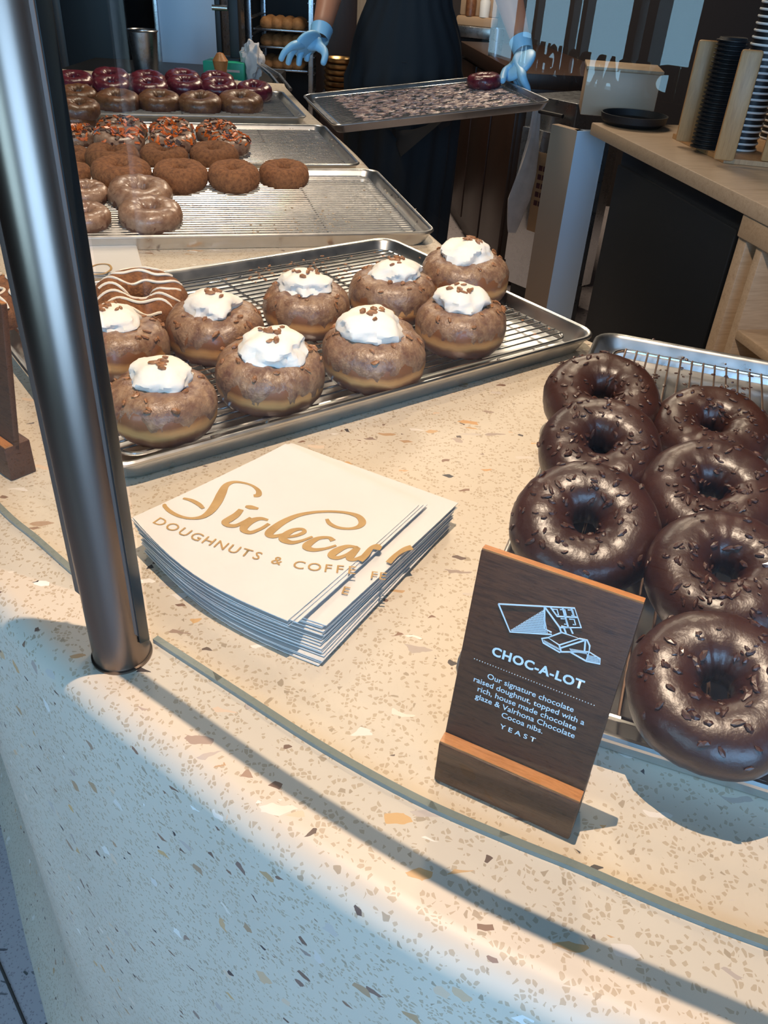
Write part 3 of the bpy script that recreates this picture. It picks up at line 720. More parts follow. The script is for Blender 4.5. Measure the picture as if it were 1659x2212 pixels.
# ------------------------------------------------------------ wooden sign
SL, SR_ = at(952, 1592, .036), at(1264, 1727, .036)
yaw = math.atan2((SR_ - SL).y, (SR_ - SL).x); SW = .0825
def make_sign(root, words=True):
    D_ = .030; bh = .033
    bm = new(); box(bm, -SW / 2, SW / 2, -.004, .020, 0, bh, .0012); 
    obj('sign_base', bm, [M['walnut']], root)
    bm = new(); box(bm, -SW / 2 + .0003, SW / 2 - .0003, -.0030, .0045, bh - .0006, bh + .0006); tag(obj('lit_base_edge', bm, M['walnut_edge'], root), 'upper edge of the base painted lighter brown as if lit')  # lighter strip puts the lit look of the upper edge into colour
    lean = R_(7.5); Mx = Matrix.Translation((0, .0045, bh - .006)) @ Matrix.Rotation(-lean, 4, 'X')
    bm = new(); box(bm, -SW / 2, SW / 2, 0, .0055, 0, .1290, .0010, 0, Mx); pl = obj('plaque', bm, M['walnut'], root)
    bm = new(); box(bm, -SW / 2 + .0004, SW / 2 - .0004, .0005, .0050, .1286, .1296, 0, 0, Mx); tag(obj('plaque_top_edge', bm, M['walnut_edge'], root), 'orange-brown top edge of the plaque')
    if not words: return
    Mt = Mx @ Matrix.Translation((0, -.0002, -.0035)) @ Matrix.Diagonal((1, 1, .97, 1)) @ Matrix.Rotation(PI / 2, 4, 'X')      # text plane: x right, y up
    def add(bm_, nm='lettering', m='ink', lab=None):
        bmesh.ops.transform(bm_, matrix=Mt, verts=bm_.verts); o = obj(nm, bm_, M[m], pl, False)
        if lab: tag(o, lab)
    H0 = .012
    def line(s, y, width, size, bold=0, sp=1.0, x=0):
        b = text_bm(s, size, bold, sp)
        xs = [v.co.x for v in b.verts]; k = width / (max(xs) - min(xs)); c = (max(xs) + min(xs)) / 2
        for v in b.verts: v.co = Vector(((v.co.x - c) * k + x, v.co.y + y, .0001 + v.co.z))
        add(b)
    line('CHOC-A-LOT', .0755, .0500, .0080, .00028, 1.1, .0005)
    # dotted rule
    b = new()
    for k in range(44):
        x = -.0330 + .066 * k / 43; box(b, x - .00022, x + .00022, .0683, .06875, 0, .0002)
    add(b, 'dotted_rule')
    for s, y, w_ in (('Our signature chocolate', .0590, .0480), ('raised doughnut, topped with a', .0535, .0620), ('rich, house made chocolate', .0480, .0555), ('glaze & Valrhona Chocolate', .0425, .0565), ('Cocoa nibs.', .0370, .0235)):
        line(s, y, w_, .0052, .00004, 1.0)
    line('YEAST', .0290, .0205, .0046, .00005, 1.6, -.001)
    # chocolate bar drawing, units from the photo crop
    b = new(); sc = .0000905; ox, oy = 905, 640
    # sheared axes of the plaque in the crop picture: right = (1,.378), up = (.30,-1)
    def q(px, py):
        dx, dy = px - ox, py - oy
        # solve dx = a*1 + b*.27 ; dy = a*.385 - b*1
        bb = (dx * .385 - dy) / (1 + .385 * .27); aa = dx - bb * .27
        return (aa * sc + .0035, bb * sc * .95 + .103)
    def st(pts, w_=.00085): stroke(b, [q(*p) for p in pts], w_, 0, .0002, 0)
    st([(590, 450), (1045, 455), (1075, 592), (950, 600)]); st([(590, 450), (645, 655), (900, 655)]); st([(590,450),(592,455)])
    st([(870, 455), (860, 615), (900, 640)]); st([(870, 455), (950, 600), (958, 640)]); st([(905, 455), (940, 520), (1060, 520)])
    st([(975, 455), (1000, 590)]); st([(1025, 455), (1040, 520)]); st([(960, 590), (1012, 598), (1025, 640)]); st([(975, 600), (985, 640)])
    for (x, y) in ((915, 470), (960, 470), (1005, 470), (960, 535), (1010, 535)): st([(x, y), (x + 28, y), (x + 34, y + 40), (x + 18, y + 38)], .0006)
    # hatching
    for k in range(26):
        f = k / 25; x0 = 650 + 210 * f; y0 = 640 - 160 * f
        st([(x0, y0), (x0 + 14, 648)], .00035); 
    for k in range(13):
        y = 640 - k * 12.5; st([(655 + (640 - y) * 1.3, y), (862, y + 3)], .0003)
    st([(960, 635), (875, 680), (940, 730), (1060, 672), (960, 635)]); st([(875, 680), (838, 690), (845, 722), (940, 785), (948, 780), (940, 730)])
    st([(1060, 672), (1105, 680), (1118, 720), (1112, 765), (948, 780)]); st([(945, 752), (1095, 680)]); st([(1095, 680), (1085, 770)])
    st([(1000, 775), (1092, 835), (1170, 848), (1172, 810), (1112, 765), (1092, 835)])
    for k in range(12):
        st([(850 + k * 8, 700 + k * 5), (856 + k * 8, 722 + k * 4.6)], .0003); st([(1000 + k * 8, 750 + k), (1010 + k * 8, 772 + k)], .0003)
    for k in range(9): st([(1100 + k * 8, 785 + k * 3), (1098 + k * 8, 832 + k * 2)], .0003)
    for k in range(4): st([(1100, 790 + k * 11), (1165, 802 + k * 11)], .0003)
    add(b, 'chocolate_drawing')
sl = thing('menu_sign', 'small walnut sign reading CHOC-A-LOT standing before the chocolate doughnuts', 'sign', (0, 0, 0))
make_sign(sl)
midf = (at(935, 1684, 0) + at(1229, 1816, 0)) / 2
nrm = Vector((-math.sin(yaw), math.cos(yaw), 0))
sl.location = (midf.x + nrm.x * .004, midf.y + nrm.y * .004, CT + .0002); sl.rotation_euler = (0, 0, yaw)
s2 = thing('menu_sign', 'small dark walnut sign seen from the side through the left pane', 'sign', (0, 0, 0)); make_sign(s2, False)
c2 = at(20, 1015, 0); s2.location = (c2.x - .02, c2.y + .01, CT + .0002); s2.rotation_euler = (0, 0, R_(-38))

# ------------------------------------------------------------ paper bags
def bag_mesh(c, th, bow, nseg=12, seed=0, lift=0.0):
    """c: four corners L,T,R,F (Vectors). thin closed sheet, slightly wavy; front-left edge may curl up"""
    bm = new(); top = []; bot = []
    for i in range(nseg + 1):
        a = i / nseg; ra = []; rb = []
        for j in range(nseg + 1):
            b = j / nseg
            p = (c[0] * (1 - a) + c[3] * a) * (1 - b) + (c[1] * (1 - a) + c[2] * a) * b
            edge = (1 - b) ** 3 * math.sin(PI * a)
            dd = (c[0] + c[3] - c[1] - c[2]).normalized()
            p = p + dd * bow * edge
            p.z += lift * (1 - b) ** 2 * (1 - .5 * math.sin(PI * a)) + .0003 * noise.noise(Vector((a * 3 + seed, b * 3, seed)))
            ra.append(bm.verts.new(p + Vector((0, 0, th)))); rb.append(bm.verts.new(p))
        top.append(ra); bot.append(rb)
    n = nseg
    for i in range(n):
        for j in range(n):
            bm.faces.new((top[i][j], top[i + 1][j], top[i + 1][j + 1], top[i][j + 1])); bm.faces.new((bot[i][j], bot[i][j + 1], bot[i + 1][j + 1], bot[i + 1][j]))
    for i in range(n):
        bm.faces.new((top[i][0], bot[i][0], bot[i + 1][0], top[i + 1][0])); bm.faces.new((top[i][n], top[i + 1][n], bot[i + 1][n], bot[i][n]))
        bm.faces.new((top[0][i], top[0][i + 1], bot[0][i + 1], bot[0][i])); bm.faces.new((top[n][i], bot[n][i], bot[n][i + 1], top[n][i + 1]))
    bmesh.ops.recalc_face_normals(bm, faces=bm.faces)
    return bm
ZT = .030
Ctop = [at(288, 1128, ZT), at(617, 960, ZT), at(905, 1092, ZT), at(621, 1352, ZT)]
Cmid = [at(296, 1150, .022), at(630, 962, .022), at(985, 1093, .022), at(700, 1362, .022)]
Clow = [at(318, 1185, .006), at(640, 985, .004), at(970, 1135, .004), at(693, 1432, .004)]
NB = 22; rnd = random.Random(5)
BG = 'white printed paper bags stacked on the counter'
Mt_ = {}
for i in range(NB):
    f = i / (NB - 1)
    if f < .62: g = f / .62; c = [a * (1 - g) + b * g for a, b in zip(Clow, Cmid)]; z = .0008 + .021 * g
    else: g = (f - .62) / .38; c = [a * (1 - min(1, g * 1.0)) + b * g for a, b in zip(Cmid, Ctop)] if g > .7 else [x.copy() for x in (Cmid if g < .35 else Ctop)]; z = .0218 + .008 * g
    j = 0 if i == NB - 1 else .0016
    c = [Vector((p.x + rnd.uniform(-j, j), p.y + rnd.uniform(-j, j), 0)) for p in c]
    o0 = (c[0] + c[2]) / 2; loc = Vector((o0.x, o0.y, CT + z)); c = [p - o0 for p in c]
    top_ = i == NB - 1
    lab = 'white paper bag with gold script logo, topmost of its stack' if top_ else 'white paper bag in the stack under the topmost printed one'
    if i == 0: lab = 'lowest white paper bag of the stack, lying on the counter'
    lift = .006 * max(0, (f - .3))
    bt = thing('paper_bag', lab, 'paper bag', loc, 0, BG)
    obj('bag_sheet', bag_mesh(c, .0007, .010 + .004 * (1 - f), seed=i, lift=lift), M['paper'], bt)
    Mt_[i] = (bt, loc)
# print on the top bag
bt, loc = Mt_[NB - 1]
def cp(x, y): # crop (x,y) -> local plane of top bag
    p = at(260 + x / 2.242, 940 + y / 2.242, loc.z - CT + .0016); return (p.x - loc.x, p.y - loc.y)
def topz(x, y):
    return 0.0
def drape(bm, dz=.0010):
    cc = [Vector((p.x, p.y, 0)) - Vector((loc.x, loc.y, 0)) for p in Ctop]
    for v in bm.verts:
        # approximate b coordinate (front-left edge = 0)
        m0 = (cc[0] + cc[3]) / 2; m1 = (cc[1] + cc[2]) / 2; d = m1 - m0
        b_ = max(0, min(1, (Vector((v.co.x, v.co.y, 0)) - m0).dot(d) / d.length_squared))
        a0 = cc[3] - cc[0]; a_ = max(0, min(1, (Vector((v.co.x, v.co.y, 0)) - cc[0]).dot(a0) / a0.length_squared))
        v.co.z += dz + .006 * .7 * (1 - b_) ** 2 * (1 - .5 * math.sin(PI * a_))
bm = new(); W0 = .0040
S_ = [
 [(645,294,.9),(668,290,1.3),(668,268,1),(640,245,.6),(600,232,.6),(550,228,.9),(512,245,1.4),(490,285,1.9),(468,330,1.9),(435,375,1.6),(395,402,1.1),(340,410,.7),(285,400,.8),(240,378,.9),(215,352,.8),(222,345,.5)],
 [(305,313,.6),(345,322,.9),(380,340,1.0),(402,360,.7)],
 [(606,346,.6),(630,350,1.3),(668,357,.6)],
 [(585,362,1.1),(562,388,1.5),(530,410,1.7),(508,425,1.5),(522,440,1.1),(560,441,1.0),(600,420,.7),(630,400,.5)],
 [(715,412,.6),(680,405,1.0),(640,415,1.5),(605,440,1.7),(598,462,1.4),(630,474,1.0),(680,455,.8),(720,430,.8)],
 [(1000,405,.7),(1015,428,.9),(1055,447,.8),(1110,452,.7),(1155,442,1.1),(1172,418,1.5),(1150,390,1.2),(1095,374,.8),(1020,368,.7),(940,372,.8),(860,388,1.1),(790,420,1.5),(735,460,1.8),(720,482,1.6),(745,492,1.1),(800,478,.7),(850,455,.5)],
 [(790,497,.6),(850,488,.8),(890,470,.9),(880,455,.7),(835,462,1.2),(795,488,1.6),(790,508,1.6),(830,522,1.1),(880,512,.7),(930,492,.5)],
 [(1030,512,1.2),(1010,497,.8),(960,500,1.0),(915,525,1.6),(902,545,1.6),(935,558,1.1),(990,552,.7),(1045,535,.5)],
 [(1150,545,.6),(1100,540,1.0),(1050,560,1.6),(1022,585,1.5),(1050,598,1.0),(1100,580,.8),(1150,545,1.0),(1125,575,1.5),(1110,600,1.4),(1140,604,.9),(1185,582,.6)],
 [(1160,612,1.2),(1190,580,1.3),(1215,548,1.0),(1245,540,1.6),(1240,556,1.3)],
]
for s in S_: stroke(bm, [(*cp(p[0], p[1]), p[2]) for p in s], W0, 0, .0002, 6)
for v in bm.verts: pass
drape(bm); obj('script_logo', bm, M['gold'], bt, False)
def arc_text(s, pts, h, sp, w_scale=1.0):
    """letters placed one by one along crop points"""
    allb = new()
    P = catmull([Vector((*cp(*p), 0)) for p in pts], 10); Ls = [0]
    for a, b in zip(P, P[1:]): Ls.append(Ls[-1] + (b - a).length)
    T = Ls[-1]; wd = {'I': .45, ' ': .55, '&': 1.0, 'O': 1.12, 'E': .82, 'F': .78, 'T': .85, 'S': .85}
    tot = sum(wd.get(c, 1.0) for c in s); pos = 0
    for c in s:
        wc = wd.get(c, 1.0); m = (pos + wc / 2) / tot * T; pos += wc
        if c == ' ': continue
        k = max(i for i in range(len(Ls)) if Ls[i] <= m); k = min(k, len(P) - 2)
        p = P[k].lerp(P[k + 1], (m - Ls[k]) / max(1e-9, Ls[k + 1] - Ls[k])); d = (P[k + 1] - P[k]).normalized()
        b = text_bm(c, h, .00006); ang = math.atan2(d.y, d.x)
        xs = [v.co.x for v in b.verts]; cx = (max(xs) + min(xs)) / 2
        Mx = Matrix.Translation(p) @ Matrix.Rotation(ang, 4, 'Z') @ Matrix.Translation((-cx, 0, .0001))
        bmesh.ops.transform(b, matrix=Mx, verts=b.verts); me = bpy.data.meshes.new('x'); b.to_mesh(me); b.free(); allb.from_mesh(me); bpy.data.meshes.remove(me)
    return allb
b = arc_text('DOUGHNUTS & COFFE', [(150, 435), (380, 522), (640, 602), (880, 655), (1150, 680)], .0132, 1)
drape(b, .0010); obj('printed_words', b, M['gold'], bt, False)
bt2, loc2 = Mt_[15]; loc = loc2
# print continuing on the bag below, right of the top one
bm = new()
for s in ([(1298,628,1.2),(1318,606,1.1),(1345,582,1.0),(1380,562,1.3),(1412,553,1.5)],): stroke(bm, [(*cp(p[0], p[1]), p[2]) for p in s], W0, 0, .0002, 5)
b2 = arc_text('FE', [(1205, 702), (1290, 712)], .0118, 1); me = bpy.data.meshes.new('x'); b2.to_mesh(me); b2.free(); bm.from_mesh(me)
b2 = arc_text('E', [(1060, 775), (1110, 785)], .0118, 1); me = bpy.data.meshes.new('x'); b2.to_mesh(me); b2.free(); bm.from_mesh(me)
for v in bm.verts: v.co.z += .0035
obj('printed_letters', bm, M['gold'], bt2, False)
# second stack behind
c4 = [at(150, 545, .012), at(190, 505, .012), at(300, 520, .012), at(300, 600, .012)]
for i in range(6):
    g = 1 - i / 5
    c = [Vector((p.x + rnd.uniform(-.002, .002), p.y + rnd.uniform(-.002, .002), 0)) for p in (at(120, 600, .0), at(130, 508, .0), at(288, 508, .0), at(312, 605, .0))]
    o0 = (c[0] + c[2]) / 2; c = [p - o0 for p in c]
    bt = thing('paper_bag', 'white paper bag with a gold swirl, topmost of the far stack' if i == 5 else 'white paper bag in the far stack behind the cream doughnuts', 'paper bag', (o0.x, o0.y, CT + .0006 + .0016 * i), 0, 'paper bags in the far stack')
    obj('bag_sheet', bag_mesh(c, .0007, 0, seed=40 + i), M['paper'], bt)
    if i == 5:
        bm = new(); L_ = bt.location
        pts = [at(x, y, .0105) for x, y in ((178, 590), (205, 572), (232, 570), (240, 580), (225, 590), (200, 592))]
        stroke(bm, [(p.x - L_.x, p.y - L_.y) for p in pts], .003, .0014, .0002, 6); obj('script_logo', bm, M['gold'], bt, False)

# ------------------------------------------------------------ back room, right
def yaw_box(name, label, cat, a, b, z0, z1, thick, m, group=None, bev=.003, side=1, mesh='body'):
    """upright box whose front runs from a to b (world xy); thickness goes to the left of a->b (side=1)"""
    a = Vector((a[0], a[1], 0)); b = Vector((b[0], b[1], 0)); d = b - a; L = d.length; ang = math.atan2(d.y, d.x)
    t = thing(name, label, cat, (a.x, a.y, z0), ang, group)
    bm = new(); y0, y1 = (0, thick) if side > 0 else (-thick, 0)
    box(bm, 0, L, y0, y1, 0, z1 - z0, bev); obj(mesh, bm, m, t)
    return t, L, bm
oA, oB = at(1283, 266, 0), at(1668, 452, 0)
od = (oB - oA); od.z = 0; od.normalize(); on = Vector((-od.y, od.x, 0))
if on.x < 0: on = -on
oB2 = oA + od * 2.6
t = thing('wooden_counter', 'pale wooden back counter at the right carrying the bamboo cup holder', 'counter', (oA.x, oA.y, 0), math.atan2(od.y, od.x))
wd_ = 1.0; sg = 1 if on.dot(Vector((-od.y, od.x, 0))) > 0 else -1
def wy(a, b): return (min(a * sg, b * sg), max(a * sg, b * sg))
bm = new(); y = wy(0, wd_); box(bm, -.02, 1.50, y[0], y[1], CT - .036, CT - .0005, .004); obj('worktop', bm, M['oak'], t)
xk = (at(1600, 425, 0) - oA).dot(od)
bm = new(); y = wy(.0, .8); box(bm, xk, 1.5, y[0] + (.004 if sg > 0 else 0), y[1], CT - .085, CT - .036, .003); obj('apron_block', bm, M['oak'], t)
# black fridge under the counter
xf0 = (at(1340, 290, 0) - oA).dot(od)
t = thing('undercounter_fridge', 'black undercounter fridge below the wooden counter', 'fridge', (oA.x + od.x * xf0, oA.y + od.y * xf0, 0), math.atan2(od.y, od.x))
y = wy(.03, .62); bm = new(); box(bm, 0, xk - xf0 - .02, y[0], y[1], .10, CT - .04, .004); obj('fridge_body', bm, M['black'], t)
y = wy(.018, .03); bm = new(); box(bm, .01, xk - xf0 - .03, y[0], y[1], .16, CT - .08, .003); dr = obj('fridge_door', bm, M['black'], t)
bm = new(); y = wy(.006, .018); box(bm, xk - xf0 - .26, xk - xf0 - .10, y[0], y[1], .17, .20, .002); box(bm, xk - xf0 - .19, xk - xf0 - .10, y[0], y[1], .13, .17, .002); tag(obj('hinge_plate', bm, M['steel'], dr), 'steel hinge plate')
y = wy(.03, .55); bm = new(); box(bm, .02, xk - xf0 - .03, y[0], y[1], 0, .10, .002); obj('fridge_plinth', bm, M['blacksteel'], t)
# shelf unit
t = thing('shelf_unit', 'open wooden shelving under the right end of the wooden counter', 'shelf', (oA.x + od.x * xk, oA.y + od.y * xk, 0), math.atan2(od.y, od.x))
y = wy(.01, .60)
bm = new(); box(bm, .0, .035, y[0], y[1], 0, CT - .086, .002); obj('side_board', bm, M['oak'], t)
bm = new(); box(bm, .075, .10, y[0], y[1], 0, CT - .086, .002); obj('side_board', bm, M['oak'], t)
for z in (.12, .42, .66):
    bm = new(); box(bm, .10, 1.5 - xk, y[0], y[1], z, z + .022, .002); obj('shelf_board', bm, M['oak'], t)
y = wy(.585, .60); bm = new(); box(bm, .0, 1.5 - xk, y[0], y[1], .05, CT - .086, .001); obj('back_board', bm, M['beige'], t)
bm = new(); lathe(bm, [(0, 0), (.10, 0), (.13, .02), (.14, .06), (.13, .085), (.0, .09)], 28)
pp = oA + od * (xk + .28) + on * .2; o = obj('black_basin', bm, M['blacksteel']); o.location = (pp.x, pp.y, .4422); tag(o, 'dark rounded basin on the middle shelf under the wooden counter', 'basin')
# white end panel box with steel edge
e0, e1, e2 = at(1203, 300, -.05), at(1246, 290, -.05), at(1326, 292, -.05)
zt = CT - .04
t = thing('counter_support', 'upright laminate end panel, beige on one side and pale blue-white on the other', 'panel', (e1.x, e1.y, .24))
def quadbox(bm, a, b, th, z0, z1, org):
    a = Vector(a); b = Vector(b); d = (b - a); d.z = 0; n = Vector((-d.y, d.x, 0)).normalized()
    if n.y < 0: n = -n
    vs = [bm.verts.new((p.x - org[0], p.y - org[1], z - org[2])) for z in (z0, z1) for p in (a, b, b + n * th, a + n * th)]
    for f in ((3, 2, 1, 0), (4, 5, 6, 7), (0, 1, 5, 4), (1, 2, 6, 5), (2, 3, 7, 6), (3, 0, 4, 7)): bm.faces.new([vs[i] for i in f])
org = (e1.x, e1.y, .24)
bm = new(); quadbox(bm, Vector((e0.x + .01, e1.y + .10, 0)), e1, .03, .24, zt, org); obj('beige_side', bm, M['beige'], t)
bm = new(); quadbox(bm, e1, Vector((e2.x - .025, e1.y + .02, 0)), .03, .24, zt, org); obj('white_side', bm, M['panelwhite'], t)
bm = new(); quadbox(bm, Vector((e2.x - .025, e1.y + .018, 0)), Vector((e2.x - .010, e1.y + .02, 0)), .03, .0, zt, org); obj('steel_edge', bm, M['steel'], t)
bm = new(); quadbox(bm, Vector((e0.x + .03, e1.y + .12, 0)), Vector((e2.x - .07, e1.y + .06, 0)), .05, 0, .24, org); obj('dark_foot', bm, M['blacksteel'], t)
# box on the counter corner
c0 = at(1268, 248, 0); 
t = thing('storage_box', 'cream box on the corner of the wooden counter behind the black dish', 'box', (oA.x + .105, oA.y + .24, CT), R_(-8))
bm = new(); box(bm, -.11, .12, -.10, .10, 0, .13, .003); obj('box_body', bm, M['beige'], t); bm = new(); box(bm, -.115, .125, -.105, .105, .13, .14, .002); obj('box_lid', bm, M['tan'], t)
pp = at(1366, 270, .0); bm = new(); lathe(bm, [(0, .002), (.085, .002), (.098, .012), (.102, .032), (.098, .032), (.092, .014), (.08, .008), (0, .008)], 36); o = obj('black_dish', bm, M['blacksteel']); o.location = (pp.x, pp.y, CT); tag(o, 'round black dish on the wooden counter left of the cup holder', 'dish')
# cup holder
P1, P2, P3 = at(1478, 306, .012), at(1562, 346, .012), at(1650, 346, .012)
hc = (P1 + P3) / 2; hy = math.atan2((P2 - P1).y, (P2 - P1).x)
t = thing('cup_holder', 'bamboo cup and lid holder standing on the wooden counter at the right', 'holder', (P2.x, P2.y, CT))
def hp(v): return Vector(v) - Vector((P2.x, P2.y, CT))
def board(p, w_, th, h, ang, nm='divider'):
    bm = new(); box(bm, -w_ / 2, w_ / 2, -th / 2, th / 2, 0, h, .006, 0, Matrix.Translation(Vector((p.x - P2.x, p.y - P2.y, .012))) @ Matrix.Rotation(ang, 4, 'Z')); obj(nm, bm, M['bamboo'], t)
board(P1, .050, .016, .245, R_(-12)); board(P2, .050, .016, .245, R_(-12)); board(Vector((P3.x + .055, P3.y - .04, 0)), .15, .014, .20, R_(-20), 'side_panel')
bm = new(); vs = []
quad = [at(1452, 298, .0), at(1562, 352, .0), Vector((at(1562, 352).x + .26, at(1562, 352).y - .05, CT)), Vector((at(1452, 298).x + .30, at(1452, 298).y + .02, CT))]
lo = [bm.verts.new(hp((p.x, p.y, CT + .0002))) for p in quad]; hi = [bm.verts.new(hp((p.x, p.y, CT + .012))) for p in quad]
bm.faces.new(lo[::-1]); bm.faces.new(hi)
for k in range(4): bm.faces.new((lo[k], lo[(k + 1) % 4], hi[(k + 1) % 4], hi[k]))
bmesh.ops.recalc_face_normals(bm, faces=bm.faces); obj('holder_base', bm, M['bamboo'], t)
def cup():
    t = thing('paper_cup', 'black paper cup nested upside down with a white rim in the front cup stack', 'cup', (0, 0, 0), 0, 'cups in the front stack')
    bm = new(); lathe(bm, [(.0395, .0), (.0405, .006), (.033, .085), (.0, .085)], 28); obj('cup_wall', bm, M['blacksteel'], t)
    bm = new(); lathe(bm, [(.0395, .004), (.0432, .006), (.0445, .0035), (.0432, .001), (.0395, 0), (.0390, .002), (.0395, .004)], 28); obj('rolled_rim', bm, M['white'], t)
    return t
def cup_stack(p, n, dz, lab, grp, first=None):
    base = None
    for k in range(n):
        if first is None and base is None: c = cup(); base = c
        else: c = copy_tree(base if base else first)
        if base is None: base = c
        c.location = (p.x, p.y, CT + .0125 + k * dz); c['label'] = lab; c['group'] = grp
    base['label'] = 'lowest ' + lab.replace(', white rim showing,', '')
    c['label'] = 'topmost ' + lab.replace(', white rim showing,', '')
    return base
pf = at(1596, 322, .0125); st0 = cup_stack(pf, 24, .0152, 'black paper cup nested upside down, white rim showing, in the front cup stack', 'cups in the front stack')
pb_ = at(1672, 300, .0125); cup_stack(pb_, 36, .0152, 'black paper cup nested upside down in the taller rear cup stack', 'cups in the rear stack', st0)
pl_ = at(1524, 318, .0125)
lid = thing('cup_lid', 'black cup lid in the stack between the bamboo dividers', 'lid', (0, 0, 0), 0, 'stacked cup lids')
bm = new(); lathe(bm, [(0, .0075), (.030, .0075), (.033, .0085), (.036, .003), (.0410, .002), (.0410, .0), (.036, .0), (0, .002)], 24); obj('lid_shell', bm, M['blacksteel'], lid)
for k in range(26):
    c = lid if k == 0 else copy_tree(lid); c.location = (pl_.x, pl_.y, CT + .0125 + k * .0100)
    c['label'] = {0: 'lowest ', 25: 'topmost '}.get(k, '') + 'black cup lid in the stack between the bamboo dividers'
# grey steel appliance with poster and towel behind the person's hand
fa, fb = atY(1128, 300, 3.75), atY(1236, 300, 3.55)
t = thing('steel_appliance', 'grey steel undercounter appliance with a taped paper poster right of the person', 'appliance', (fa.x, fa.y, 0), math.atan2(fb.y - fa.y, fb.x - fa.x))
Lf = math.hypot(fb.x - fa.x, fb.y - fa.y)
zt_ = atY(1180, 212, 3.65).z
bm = new(); box(bm, 0, Lf, 0, .32, .12, zt_, .006); obj('steel_case', bm, M['steel'], t)
bm = new(); box(bm, .01, Lf - .01, -.02, 0, .22, zt_ - .12, .004); obj('steel_door', bm, M['steel'], t)
bm = new(); tube(bm, [(.01, -.045, atY(1160, 240, 3.64).z), (Lf - .03, -.045, atY(1160, 240, 3.64).z)], .008, 8); obj('door_handle', bm, M['blacksteel'], t)
bm = new(); box(bm, .03, Lf - .03, .03, .3, 0, .12); obj('kick_base', bm, M['blacksteel'], t)
bm = new(); box(bm, Lf * .45, Lf * .85, -.024, -.0205, zt_ - .52, zt_ - .20, .001); po = obj('paper_poster', bm, M['kraft'], None); po.location = t.location; po.rotation_euler = t.rotation_euler
tag(po, 'pinkish paper poster taped to the grey steel appliance door', 'poster')
bm = new()
for k in range(5):
    for j in range(3): box(bm, Lf * (.52 + .09 * j), Lf * (.52 + .09 * j) + .018, -.0262, -.0241, zt_ - .27 - .035 * k, zt_ - .25 - .035 * k)
tag(obj('printed_marks', bm, M['berrydough'], po), 'faded dark red print')
# hanging towel
tp = [atY(1160, 232, 3.635), atY(1151, 300, 3.64), atY(1136, 370, 3.645), atY(1119, 430, 3.65), atY(1106, 502, 3.65)]
hw = [.012, .020, .036, .040, .014]
rows = []; bm = new()
PT = catmull(tp, 6); n = len(PT)
for i, p in enumerate(PT):
    f = i / (n - 1) * 4; k = min(int(f), 3); w_ = hw[k] + (hw[k + 1] - hw[k]) * (f - k); row = []
    for j in range(20):
        a = 2 * PI * j / 20; rr2 = 1 + .35 * math.sin(3 * a + i * .15)
        row.append(bm.verts.new(p + Vector((math.cos(a) * w_ * rr2, math.sin(a) * w_ * .5 * rr2, 0)) - PT[0]))
    rows.append(row)
for a, b in zip(rows, rows[1:]):
    for j in range(20): bm.faces.new((a[j], a[(j + 1) % 20], b[(j + 1) % 20], b[j]))
bm.faces.new(rows[0]); bm.faces.new(rows[-1][::-1])
bmesh.ops.recalc_face_normals(bm, faces=bm.faces)
o = obj('hanging_towel', bm, M['cloth']); o.location = PT[0]; tag(o, 'white towel hanging folded below the right gloved hand', 'towel')

# dark back counter behind the person
b0, b1 = at(1000, 92, .0), at(1118, 156, .0)
dd = (b1 - b0); dd.z = 0; dd.normalize(); b1 = b1 + dd * 0.02
t, L_, _ = yaw_box('dark_counter', 'dark wooden back counter behind the person', 'counter', (b0.x - dd.x * .1, b0.y - dd.y * .1), (b1.x, b1.y), CT - .06, CT, .5, M['darkwood'], mesh='worktop')
bm = new(); box(bm, .02, L_ - .02, .03, .5, -(CT - .06), 0, .002); obj('cabinet_body', bm, M['darkwood'], t)
nb = Vector((-dd.y, dd.x, 0))
for k in range(3):
    bm = new(); box(bm, .03 + k * L_ / 3, (k + 1) * L_ / 3 - .01, .012, .03, -(CT - .14), -.02, .002); obj('cabinet_door', bm, M['darkwood'], t)
def on_dark(px, py, off_=0.0): 
    return at(px, py, 0)
# kraft bag holder and steel cup on it
p = at(1022, 84, .0); t = thing('bag_holder', 'tan holder with folded kraft paper bags on the dark counter behind the person', 'bag holder', (p.x + .02, p.y + .12, CT), R_(-25))
bm = new(); box(bm, -.13, .13, -.07, .07, 0, .06, .004); obj('steel_tray', bm, M['steel'], t)
bm = new()
box(bm, -.12, .12, -.05, .05, .06, .11, .012); obj('folded_paper', bm, M['kraft'], t)
bm = new(); box(bm, -.12, .12, .0, .06, .11, .26, .01); obj('upright_paper_bag', bm, M['kraft'], t)
bm = new(); lathe(bm, [(0, 0), (.030, 0), (.032, .08), (.018, .10), (.018, .13), (0, .13)], 20, Matrix.Translation((-.04, -.02, .11))); obj('syrup_bottle', bm, M['caramel'], t)
bm = new(); lathe(bm, [(0, 0), (.030, 0), (.032, .08), (.018, .10), (.018, .13), (0, .13)], 20, Matrix.Translation((.05, -.02, .11))); obj('cream_bottle', bm, M['white'], t)
p = at(1070, 124, .0); bm = new(); lathe(bm, [(0, 0), (.032, 0), (.036, .12), (.0345, .12), (.031, .004), (0, .004)], 28); o = obj('steel_cup', bm, M['steel']); o.location = (p.x, p.y + .06, CT); tag(o, 'upright polished steel cup on the dark counter left of the forearm', 'cup')

